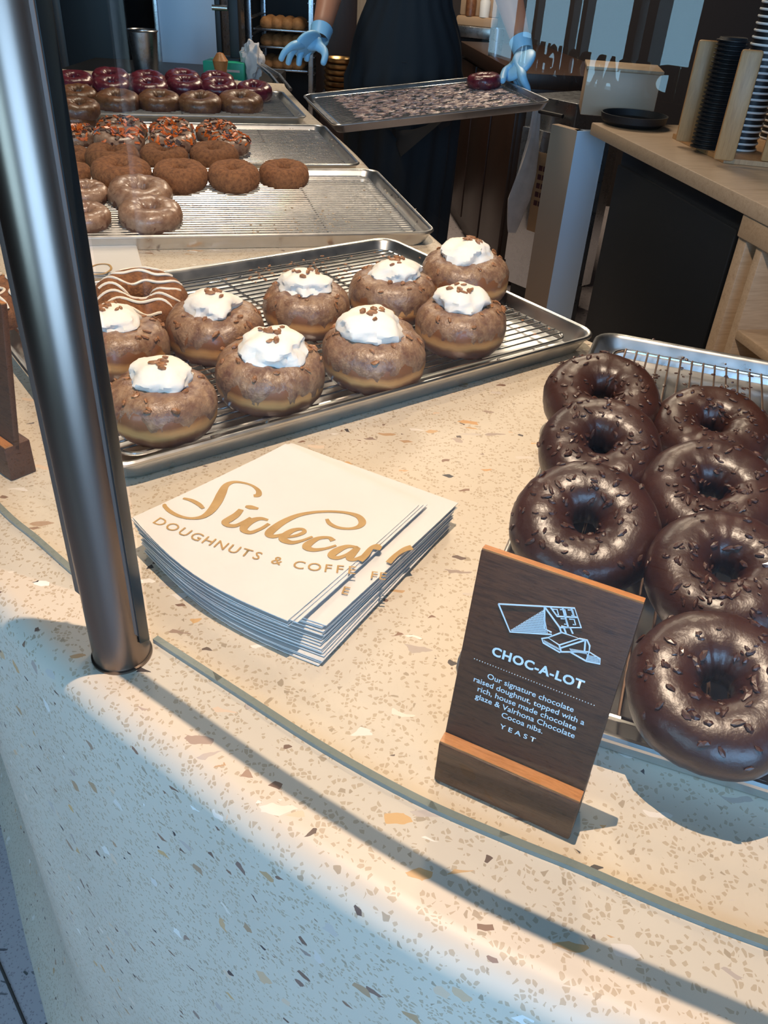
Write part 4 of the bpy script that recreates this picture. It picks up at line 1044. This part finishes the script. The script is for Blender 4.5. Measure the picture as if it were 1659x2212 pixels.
# ------------------------------------------------------------ back room, left
def pbox(name, label, cat, x0, x1, y0, y1, Y, th, m, zfloor=False, ztop=None, group=None, bev=.003):
    yc = y1 if zfloor is False else (y0 + y1) / 2
    a = atY(x0, y1, Y); b = atY(x1, y1, Y); z0 = 0 if zfloor else (a.z + b.z) / 2; z1 = ztop if ztop else (atY(x0, y0, Y).z + atY(x1, y0, Y).z) / 2
    bm = new(); box(bm, -(b.x - a.x) / 2, (b.x - a.x) / 2, 0, th, 0, z1 - z0, bev); o = obj(name, bm, m); o.location = ((a.x + b.x) / 2, Y, z0)
    return tag(o, label, cat, group)
pbox('dark_cabinet', 'tall dark cabinet at the back left beside the bronze post', 'cabinet', 152, 284, 0, 160, 4.5, .5, M['blacksteel'], True, 2.3)
pbox('cream_column', 'tall narrow cream panel just right of the bronze post', 'panel', 96, 128, 0, 170, 4.6, .3, M['tan'], True, 2.3)
pbox('brown_column', 'tall narrow brown panel left of the dark cabinet', 'panel', 128, 154, 0, 170, 4.55, .3, M['darkwood'], True, 2.3)
t = thing('steel_fridge', 'tall stainless steel fridge with painted pale blue sheen behind the green carton', 'fridge', ((atY(350, 160, 4.3).x + atY(484, 160, 4.3).x) / 2, 4.3, 0))
wf = (atY(484, 160, 4.3).x - atY(350, 160, 4.3).x) / 2
bm = new(); box(bm, -wf, wf, .03, .6, .1, 2.2, .01); obj('fridge_body', bm, M['steel'], t)
bm = new(); box(bm, -wf + .004, wf - .004, 0, .03, .14, 2.16, .006); fd = obj('fridge_door', bm, M['panelwhite'], t)  # pale blue door colour paints in the bluish reflection on the steel
bm = new(); box(bm, -wf - .012, -wf + .008, -.012, .02, .1, 2.2, .003); obj('door_edge', bm, M['steel'], t)
bm = new(); box(bm, -wf + .03, wf - .03, .05, .5, 0, .1, .003); obj('fridge_base', bm, M['blacksteel'], t)
pbox('pale_cabinet', 'pale blue-grey steel panel behind the steel bucket', 'panel', 286, 346, 0, 160, 5.05, .3, M['steel'], True, 2.2)
# prep table
zt2 = atY(480, 178, 3.62).z
xa, xb = atY(130, 170, 3.7).x, atY(585, 170, 3.7).x
t = thing('prep_table', 'steel prep table behind the berry doughnuts', 'table', ((xa + xb) / 2, 3.85, 0))
hw2 = (xb - xa) / 2
bm = new(); box(bm, -hw2, hw2, -.32, .3, zt2 - .04, zt2, .004); obj('tabletop', bm, M['blacksteel'], t)
for sx in (-1, 1):
    for yy in (-.28, .26): bm = new(); tube(bm, [(sx * (hw2 - .05), yy, 0), (sx * (hw2 - .05), yy, zt2 - .04)], .018, 10); obj('leg', bm, M['steel'], t)
def on_table(px, Y): p = atY(px, 170, Y); return Vector((p.x, Y, zt2))
p = on_table(318, 3.72); hb = atY(318, 66, 3.72).z - zt2; wb = (atY(348, 80, 3.72).x - atY(286, 80, 3.72).x) / 2
t = thing('steel_bucket', 'tall shiny steel container standing behind the berry doughnuts', 'container', p)
bm = new(); lathe(bm, [(0, 0), (wb * .78, 0), (wb * .82, .01), (wb, hb - .004), (wb * .97, hb - .004), (wb * .78, .01), (0, .008)], 32); obj('bucket_body', bm, M['steel'], t)
bm = new(); tube(bm, [(wb * math.cos(a / 24 * 2 * PI), wb * math.sin(a / 24 * 2 * PI), hb) for a in range(24)], .004, 6, True); obj('rim', bm, M['steel'], t)
p0, p1 = atY(440, 178, 3.60), atY(528, 178, 3.60); hg = atY(480, 134, 3.6).z - zt2
t = thing('green_carton', 'bright green carton behind the berry doughnuts below the steel fridge', 'carton', ((p0.x + p1.x) / 2, 3.6, zt2), R_(-3))
wg = (p1.x - p0.x) / 2
bm = new(); box(bm, -wg, wg, 0, .12, 0, hg, .003); obj('carton_body', bm, M['green'], t)
bm = new(); 
for k in range(2): 
    bb = text_bm(('GLOVES', 'L')[k], .022 if k == 0 else .018, .0004); bmesh.ops.transform(bb, matrix=Matrix.Translation((wg * .3, -.0006, hg * (.55 - .35 * k))) @ Matrix.Rotation(PI / 2, 4, 'X'), verts=bb.verts); bb.free()
box(bm, wg * .1, wg * .8, -.0012, 0, hg * .55, hg * .66); box(bm, wg * .25, wg * .7, -.0012, 0, hg * .15, hg * .22); tag(obj('pale_print_band', bm, M['cloth'], t), 'pale blurred print')
# black stand with steel tap
p = on_table(500, 3.70)
t = thing('tap_stand', 'black upright stand with a short steel tap beside the fridge', 'stand', p)
hs = atY(500, -60, 3.7).z - zt2
bm = new(); box(bm, .005, .045, -.03, .03, 0, hs, .006); obj('upright', bm, M['blacksteel'], t)
bm = new(); box(bm, -.05, -.028, -.02, .02, .06, hs, .004); obj('slim_upright', bm, M['blacksteel'], t)
bm = new(); box(bm, -.05, .045, -.04, .04, .05, .085, .006); obj('cross_piece', bm, M['blacksteel'], t)
ztp = atY(490, 18, 3.66).z - zt2
bm = new(); tube(bm, [(-.055, -.035, ztp), (.005, -.035, ztp)], .010, 12); obj('steel_tap', bm, M['steel'], t)
# crumpled towel and tongs
p = on_table(545, 3.66)
bm = new(); bmesh.ops.create_icosphere(bm, subdivisions=4, radius=1)
for v in bm.verts:
    nn = noise.noise(v.co * 2.2) * .35 + noise.noise(v.co * 5) * .18; v.co = v.co * (1 + nn); v.co = Vector((v.co.x * .045, v.co.y * .04, v.co.z * .075 + .07))
o = obj('crumpled_towel', bm, M['cloth']); o.location = p; tag(o, 'crumpled white cloth beside the green carton', 'towel')
bm = new(); tube(bm, [(0, 0, .075), (.07, -.08, .045), (.13, -.18, .008)], .007, 8); tube(bm, [(.01, .02, .075), (.10, -.06, .045), (.16, -.16, .008)], .007, 8)
o = obj('serving_tongs', bm, M['steel']); o.location = p + Vector((.02, -.02, .0)); tag(o, 'steel tongs leaning by the crumpled cloth', 'tongs')
bm = new(); lathe(bm, [(0, 0), (.02, 0), (.022, .05), (.03, .09), (.012, .115), (0, .118)], 16); o = obj('wooden_spoon_head', bm, M['walnut_edge']); q = on_table(478, 3.50); o.location = q + Vector((0, 0, 0)); o.name = 'pepper_mill'; tag(o, 'small brown wooden mill in front of the green carton', 'mill')
# speed rack with baked rolls
Yr = 5.1
rx0, rx1 = atY(540, 100, Yr).x, atY(672, 100, Yr).x; rc = (rx0 + rx1) / 2; rw = (rx1 - rx0) / 2
t = thing('speed_rack', 'tall metal bakery rack at the back holding sheets of baked rolls', 'rack', (rc, Yr, 0))
for sx in (-1, 1):
    for yy in (0, .5):
        bm = new(); box(bm, sx * rw - .014, sx * rw + .014, yy - .014, yy + .014, .1, 1.8, .002); obj('upright', bm, M['steel'], t)
    bm = new()
    for k in range(18): box(bm, sx * rw - .018, sx * rw + .018, .0, .5, .25 + k * .085, .254 + k * .085)
    obj('rack_runners', bm, M['steel'], t)
bm = new()
for yy in (0, .5): box(bm, -rw, rw, yy - .012, yy + .012, 1.78, 1.80); box(bm, -rw, rw, yy - .012, yy + .012, .1, .12)
obj('cross_rails', bm, M['steel'], t)
for k, py in enumerate((66, 104, 152)):
    z = atY(606, py, Yr).z
    bm = new(); box(bm, -rw + .02, rw - .02, .01, .48, -.005, .005, .002); o = obj('rack_sheet', bm, M['steel']); o.location = (rc, Yr, z)
    w3 = ('upper', 'middle', 'lower')[k]; tag(o, 'metal sheet of baked rolls on the %s level of the bakery rack' % w3, 'tray')
    for j in range(4):
        for r2 in range(2):
            bm = new(); bmesh.ops.create_uvsphere(bm, u_segments=16, v_segments=10, radius=1)
            for v in bm.verts: v.co = Vector((v.co.x * .042, v.co.y * .05, max(v.co.z, -.5) * .036 + .018)) * (1 + .06 * noise.noise(v.co * 3 + Vector((j, k, r2))))
            o = obj('baked_roll', bm, M['muffin']); o.location = (rc - rw + .085 + j * (2 * rw - .17) / 3, Yr + .09 + .13 * r2, z + .006)
            tag(o, 'golden baked roll on the %s sheet of the bakery rack, %s row' % (w3, ('front', 'second')[r2]), 'roll', 'rolls on the %s rack sheet' % w3)
bm = new(); box(bm, -rw - .02, rw + .02, 0, .02, 0, 2.2); o = obj('rear_screen', bm, M['blacksteel']); o.location = (rc, Yr + .6, 0); tag(o, 'dark panel behind the bakery rack', 'panel')
# stack of brass pans
Ys = 4.5; xs0, xs1 = atY(698, 160, Ys).x, atY(764, 160, Ys).x; zb = atY(730, 200, Ys).z; zt3 = atY(730, 124, Ys).z; rb = (xs1 - xs0) / 2
pbox('low_stand', 'low dark stand carrying the stack of brass pans', 'stand', 690, 772, 200, 320, Ys - .12, .35, M['darkwood'], True, zb)
npan = 6; dz = (zt3 - zb) / npan
for k in range(npan):
    bm = new(); lathe(bm, [(0, 0), (rb * .86, 0), (rb, dz * .72), (rb * 1.0, dz * .85), (rb * .93, dz * .72), (rb * .82, .004), (0, .004)], 32); o = obj('brass_pan', bm, M['brass']); o.location = ((xs0 + xs1) / 2, Ys + .03, zb + .001 + k * dz)
    tag(o, ('lowest round brass pan of the stack' if k == 0 else 'topmost round brass pan of the stack' if k == npan - 1 else 'round brass pan in the middle of the stack') + ' below the left gloved hand', 'pan', 'stacked brass pans')
pbox('tan_column', 'tall narrow tan board directly left of the black apron', 'panel', 766, 812, 0, 200, 4.7, .2, M['tan'], True, 2.4)
pbox('dark_partition', 'tall dark wooden partition behind the brass pans', 'partition', 682, 768, 0, 200, 5.2, .1, M['darkwood'], True, 2.4)

# ------------------------------------------------------------ person
def skin_obj(name, verts, edges, radii, m, parent, root=0, sub=2):
    me = bpy.data.meshes.new(name); me.from_pydata([tuple(v) for v in verts], edges, []); me.update()
    o = bpy.data.objects.new(name, me); COL.objects.link(o)
    md = o.modifiers.new('skin', 'SKIN'); md.use_smooth_shade = True; md.branch_smoothing = .6
    sv = me.skin_vertices[0].data if me.skin_vertices else None
    if sv is None:
        bmx = bmesh.new(); bmx.from_mesh(me); bmx.verts.layers.skin.verify(); bmx.to_mesh(me); bmx.free(); sv = me.skin_vertices[0].data
    for i, r in enumerate(radii): sv[i].radius = r if isinstance(r, tuple) else (r, r); sv[i].use_root = (i == root)
    ss = o.modifiers.new('sub', 'SUBSURF'); ss.levels = sub; ss.render_levels = sub
    dg = bpy.context.evaluated_depsgraph_get(); dg.update(); ev = bpy.data.meshes.new_from_object(o.evaluated_get(dg))
    bpy.data.objects.remove(o); bpy.data.meshes.remove(me)
    ev.name = name; ev.materials.clear(); ev.materials.append(m)
    for p in ev.polygons: p.use_smooth = True
    o = bpy.data.objects.new(name, ev); return link(o, parent)
TX = atY(884, 20, 3.32).x; TY = 3.32
man = thing('person', 'person in a black apron and blue gloves holding one end of the crumb-covered pan', 'person', (TX, TY, 0))
O = Vector((TX, TY, 0))
wl = atY(690, 84, 3.02) - O; wr = atY(1130, 110, 2.98) - O
el = atY(728, -75, 3.22) - O; er = atY(1085, -60, 3.16) - O
V = [(0, 0, .92), (0, .01, 1.08), (0, .02, 1.25), (0, .02, 1.38), (0, .01, 1.47), (0, -.01, 1.56), (0, -.02, 1.64), (0, -.01, 1.72),
     (-.17, .02, 1.42), el, el.lerp(wl, .35), el.lerp(wl, .9), (.17, .02, 1.42), er, er.lerp(wr, .35), er.lerp(wr, .9),
     (-.09, 0, .86), (-.10, -.02, .50), (-.10, .02, .10), (-.10, -.10, .045), (.09, 0, .86), (.10, -.02, .50), (.10, .02, .10), (.10, -.10, .045)]
Ed = [(0, 1), (1, 2), (2, 3), (3, 4), (4, 5), (5, 6), (6, 7), (3, 8), (8, 9), (9, 10), (10, 11), (3, 12), (12, 13), (13, 14), (14, 15), (0, 16), (16, 17), (17, 18), (18, 19), (0, 20), (20, 21), (21, 22), (22, 23)]
Rd = [(.15, .11), (.14, .10), (.15, .11), (.12, .09), .055, .075, .088, .06, .062, .048, .045, .031, .062, .048, .046, .031, .09, .065, .042, .035, .09, .065, .042, .035]
body = skin_obj('body', V, Ed, Rd, M['skin'], man)
# face features and hair
bm = new(); lathe(bm, [(0, .0), (.085, .0), (.098, .04), (.09, .10), (.06, .135), (0, .15)], 24, Matrix.Translation((0, .005, 1.655))); obj('hair', bm, M['hair'], man)
bm = new(); tube(bm, [(0, -.095, 1.665), (0, -.118, 1.63), (0, -.100, 1.625)], [.007, .012, .008], 8); obj('nose', bm, M['skin'], man)
for s in (-1, 1):
    bm = new(); bmesh.ops.create_uvsphere(bm, u_segments=12, v_segments=8, radius=.011, matrix=Matrix.Translation((s * .032, -.094, 1.665))); obj('eye', bm, M['white'], man)
    bm = new(); bmesh.ops.create_uvsphere(bm, u_segments=12, v_segments=8, radius=1, matrix=Matrix.Translation((s * .092, -.01, 1.65)) @ Matrix.Diagonal((.012, .02, .032, 1))); obj('ear', bm, M['skin'], man)
bm = new(); tube(bm, [(-.025, -.092, 1.598), (0, -.100, 1.596), (.025, -.092, 1.598)], [.003, .006, .003], 8); obj('mouth', bm, M['berrydough'], man)
# shirt (torso + short sleeves)
Vs = [(0, 0, .95), (0, .01, 1.10), (0, .02, 1.26), (0, .02, 1.39), (0, .012, 1.46), (-.17, .02, 1.42), Vector((-.17, .02, 1.42)).lerp(el, .75), (.17, .02, 1.42), Vector((.17, .02, 1.42)).lerp(er, .75)]
skin_obj('shirt', Vs, [(0, 1), (1, 2), (2, 3), (3, 4), (3, 5), (5, 6), (3, 7), (7, 8)], [(.165, .125), (.158, .115), (.165, .125), (.135, .105), .068, .076, .066, .076, .066], M['shirt'], man)
Vt = [(0, 0, .94), (-.09, 0, .84), (-.10, -.02, .50), (-.10, .02, .09), (.09, 0, .84), (.10, -.02, .50), (.10, .02, .09)]
skin_obj('trousers', Vt, [(0, 1), (1, 2), (2, 3), (0, 4), (4, 5), (5, 6)], [(.17, .13), .105, .082, .070, .105, .082, .070], M['shirt'], man)
for s in (-1, 1):
    bm = new(); bmesh.ops.create_uvsphere(bm, u_segments=20, v_segments=12, radius=1)
    for v in bm.verts: v.co = Vector((v.co.x * .052 + s * .10, v.co.y * .14 - .06, max(v.co.z * .07, -.045) + .045))
    obj('shoe', bm, M['blacksteel'], man)
# apron: curved pleated sheet in front
bm = new(); rows = []
nz, nx = 26, 48
for layer in (0, 1):
    L2 = []
    for i in range(nz + 1):
        f = i / nz; z = .40 + (1.40 - .40) * f
        if z < 1.0: hw3, dp = .215 - .02 * (1.0 - z), .155
        else:
            g = (z - 1.0) / .4; hw3, dp = .205 - .085 * g ** 1.5, .150
        row = []
        for j in range(nx + 1):
            u = j / nx * 2 - 1; a = u * R_(96 if z < 1.05 else 60 + 36 * max(0, 1 - (z - 1.05) / .15))
            fold = .008 * math.sin(u * 26 + math.sin(z * 4)) * (1 if z < 1.0 else .25)
            rr3 = 1 + fold * 6 * 1.0
            x = math.sin(a) / math.sin(R_(90)) * hw3 * rr3; y = -math.cos(a) * dp * rr3 + .01
            k = .004 if layer else 0
            row.append(bm.verts.new((x * (1 - k * 3), y + k, z)))
        L2.append(row)
    rows.append(L2)
for L2, fl in ((rows[0], False), (rows[1], True)):
    for i in range(nz):
        for j in range(nx):
            q = (L2[i][j], L2[i][j + 1], L2[i + 1][j + 1], L2[i + 1][j]); bm.faces.new(q[::-1] if fl else q)
a, b = rows
for j in range(nx):
    bm.faces.new((a[0][j], b[0][j], b[0][j + 1], a[0][j + 1])); bm.faces.new((a[nz][j], a[nz][j + 1], b[nz][j + 1], b[nz][j]))
for i in range(nz):
    bm.faces.new((a[i][0], a[i + 1][0], b[i + 1][0], b[i][0])); bm.faces.new((a[i][nx], b[i][nx], b[i + 1][nx], a[i + 1][nx]))
bmesh.ops.recalc_face_normals(bm, faces=bm.faces); ap = obj('apron', bm, M['apron'], man)
bm = new(); tube(bm, catmull([(-.10, -.13, 1.38), (-.09, -.07, 1.47), (-.05, .05, 1.52), (.05, .05, 1.52), (.09, -.07, 1.47), (.10, -.13, 1.38)], 5), .009, 8); obj('apron_strap', bm, M['apron'], ap)
bm = new(); tube(bm, [(.178 * math.cos(k / 24 * 2 * PI), .135 * math.sin(k / 24 * 2 * PI) + .005, 1.04) for k in range(24)], .010, 6, True); obj('waist_tie', bm, M['apron'], ap)
# gloved hands
def hand(name, wrist, palm, fingers, thumb, lab, wr_=.030):
    """palm: centre point; fingers: list of point chains starting in the palm"""
    Vh = [wrist]; Eh = []; Rh = [wr_]
    Vh.append(wrist.lerp(palm, .5)); Eh.append((0, 1)); Rh.append((.033, .024))
    Vh.append(palm); Eh.append((1, 2)); Rh.append((.036, .020))
    o = skin_obj(name, Vh, Eh, Rh, M['glove'], man, 0, 2)
    tag(o, lab)
    return o
def glove(wrist, knuck, fing, thumb_pts, lab, cuff_dir):
    # one skin graph: wrist -> palm -> four knuckles -> fingers, thumb from palm side
    Vh = [wrist, wrist.lerp(sum(knuck, Vector()) / 4, .45)]; Eh = [(0, 1)]; Rh = [.031, (.030, .026)]
    for k, fg in zip(knuck, fing):
        Vh.append(k); Rh.append(.0125); i = len(Vh) - 1; Eh.append((1, i)); r0 = .0105
        for q in fg: Vh.append(q); Eh.append((len(Vh) - 2, len(Vh) - 1)); Rh.append(r0); r0 *= .9
    Vh.append(thumb_pts[0]); Eh.append((1, len(Vh) - 1)); Rh.append(.015)
    r0 = .0115
    for q in thumb_pts[1:]: Vh.append(q); Eh.append((len(Vh) - 2, len(Vh) - 1)); Rh.append(r0); r0 *= .88
    o = skin_obj('glove', Vh, Eh, Rh, M['glove'], man, 0, 2); tag(o, lab)
    # palm filler
    c = (wrist.lerp(sum(knuck, Vector()) / 4, .62)); d = (knuck[3] - knuck[0]); e = (sum(knuck, Vector()) / 4 - wrist)
    X = d.normalized(); Y_ = (e - X * e.dot(X)).normalized(); Z_ = X.cross(Y_)
    bm = new(); bmesh.ops.create_uvsphere(bm, u_segments=20, v_segments=12, radius=1)
    Mx = Matrix.Translation(c) @ Matrix((X, Y_, Z_)).transposed().to_4x4() @ Matrix.Diagonal((d.length * .5 + .014, e.length * .5 + .004, .0175, 1))
    for v in bm.verts: v.co = Mx @ v.co
    me2 = bpy.data.meshes.new('tmp'); bm.to_mesh(me2); bm.free()
    bm = new(); bm.from_mesh(o.data); bm.from_mesh(me2); bpy.data.meshes.remove(me2); bm.to_mesh(o.data); bm.free()
    for p_2 in o.data.polygons: p_2.use_smooth = True
    # cuff
    bm = new(); n_ = cuff_dir.normalized(); tube(bm, [wrist - n_ * .004, wrist + n_ * .012, wrist + n_ * .034, wrist + n_ * .038], [.031, .033, .036, .037], 20, cap=False); obj('glove_cuff', bm, M['glove'], o)
def hL(px, py, Y): return atY(px, py, Y) - O
kn = [hL(628, 100, 2.93), hL(638, 98, 2.965), hL(650, 99, 3.0), hL(664, 102, 3.03)]
kn = [hL(630, 99, 2.90), hL(640, 101, 2.94), hL(655, 103, 2.97), hL(668, 106, 3.0)]
fg = [[hL(613, 114, 2.885), hL(605, 133, 2.885)], [hL(627, 119, 2.92), hL(621, 142, 2.92)], [hL(647, 122, 2.95), hL(645, 144, 2.95)], [hL(664, 118, 2.99), hL(662, 134, 2.99)]]
th = [hL(700, 108, 2.97), hL(703, 122, 2.94), hL(697, 141, 2.92)]
glove(wl, kn, fg, th, 'pale blue glove, fingers hanging down', el - wl)
# right hand grips the pan's short side
edge = lambda f, h=0.0: GC + ex * .322 + ey * (-.227 + .454 * f) + ez * (.026 + h) - O
kn = [edge(.52, .022) + Vector(ex) * .012, edge(.585, .026) + Vector(ex) * .014, edge(.65, .028) + Vector(ex) * .014, edge(.71, .026) + Vector(ex) * .012]
fg = [[k + Vector(ex) * .022 - Vector(ez) * .035, k + Vector(ex) * .012 - Vector(ez) * .066, k - Vector(ex) * .012 - Vector(ez) * .072] for k in kn]
th = [edge(.74, .03) + Vector(ex) * -.004, edge(.66, .018) - Vector(ex) * .028, edge(.60, .010) - Vector(ex) * .04]
glove(wr, kn, fg, th, 'pale blue glove gripping the pan rim', er - wr)

# ------------------------------------------------------------ shopfront lettering behind the viewer
bm = text_bm('SIDECAR DOUGHNUTS', .15, .004, 1.0, extr=.008)
bmesh.ops.transform(bm, matrix=Matrix.Rotation(PI, 4, 'Z') @ Matrix.Rotation(PI / 2, 4, 'X'), verts=bm.verts)
xs = [v.co.x for v in bm.verts]; k_ = 1.55 / (max(xs) - min(xs))
for v in bm.verts: v.co.x *= k_
o = obj('window_lettering', bm, M['frame'], None, False); o.location = (-2.12, YF + .03, .955); tag(o, 'dark lettering along the shopfront window, mirrored in the glass pane', 'lettering')
bm = text_bm('SIDECAR DOUGHNUTS', .15, .010, 1.0, extr=.002)
bmesh.ops.transform(bm, matrix=Matrix.Rotation(PI, 4, 'Z') @ Matrix.Rotation(PI / 2, 4, 'X'), verts=bm.verts)
for v in bm.verts: v.co.x *= k_; v.co.y -= .006
tag(obj('gold_outline', bm, M['brass'], o, False), 'gold letter outline')

# ------------------------------------------------------------ crumbs on racks and pans
def crumbs(name, label, pts, m, smin, smax, seed, z):
    rnd = random.Random(seed); bm = new(); P0 = at(*pts[0][:2], z)
    for (x, y, sx, sy, n) in pts:
        for k in range(n):
            p = at(rnd.gauss(x, sx), rnd.gauss(y, sy), z) - P0; s = rnd.uniform(smin, smax)
            r = bmesh.ops.create_icosphere(bm, subdivisions=1, radius=s)
            q = Matrix.Rotation(rnd.uniform(0, 6), 3, 'Z')
            for v in r['verts']: v.co = q @ Vector((v.co.x * rnd.uniform(.9, 1.7), v.co.y * rnd.uniform(.6, 1), v.co.z * .5)) + p
    o = obj(name, bm, m, None, False); o.location = P0; tag(o, label, 'crumbs', None, 'stuff')
crumbs('nut_crumbs', 'chopped nut crumbs scattered on the rack behind the cream-topped doughnuts', [(590, 590, 50, 10, 40), (690, 570, 50, 9, 30), (760, 590, 35, 12, 16), (870, 560, 40, 10, 10), (1100, 715, 40, 14, 5)], M['nut'], .0010, .0024, 4, .0195)
crumbs('dough_crumbs', 'pale crumbs scattered over the wires of the half-empty rack', [(700, 470, 70, 20, 40), (620, 495, 60, 6, 30), (800, 440, 50, 30, 16)], M['tan'], .0010, .0026, 5, .0190)
crumbs('glaze_crumbs', 'pale crumbs on the rack beside the orange-flaked doughnuts', [(610, 310, 45, 18, 34), (690, 320, 40, 15, 16)], M['tan'], .0010, .0024, 6, .0190)
crumbs('chocolate_crumbs', 'dark chocolate crumbs and drips on the rack above the chocolate doughnuts', [(1440, 800, 70, 25, 26), (1560, 830, 50, 25, 18), (1410, 738, 8, 3, 8)], M['choc'], .0010, .0030, 7, .0195)
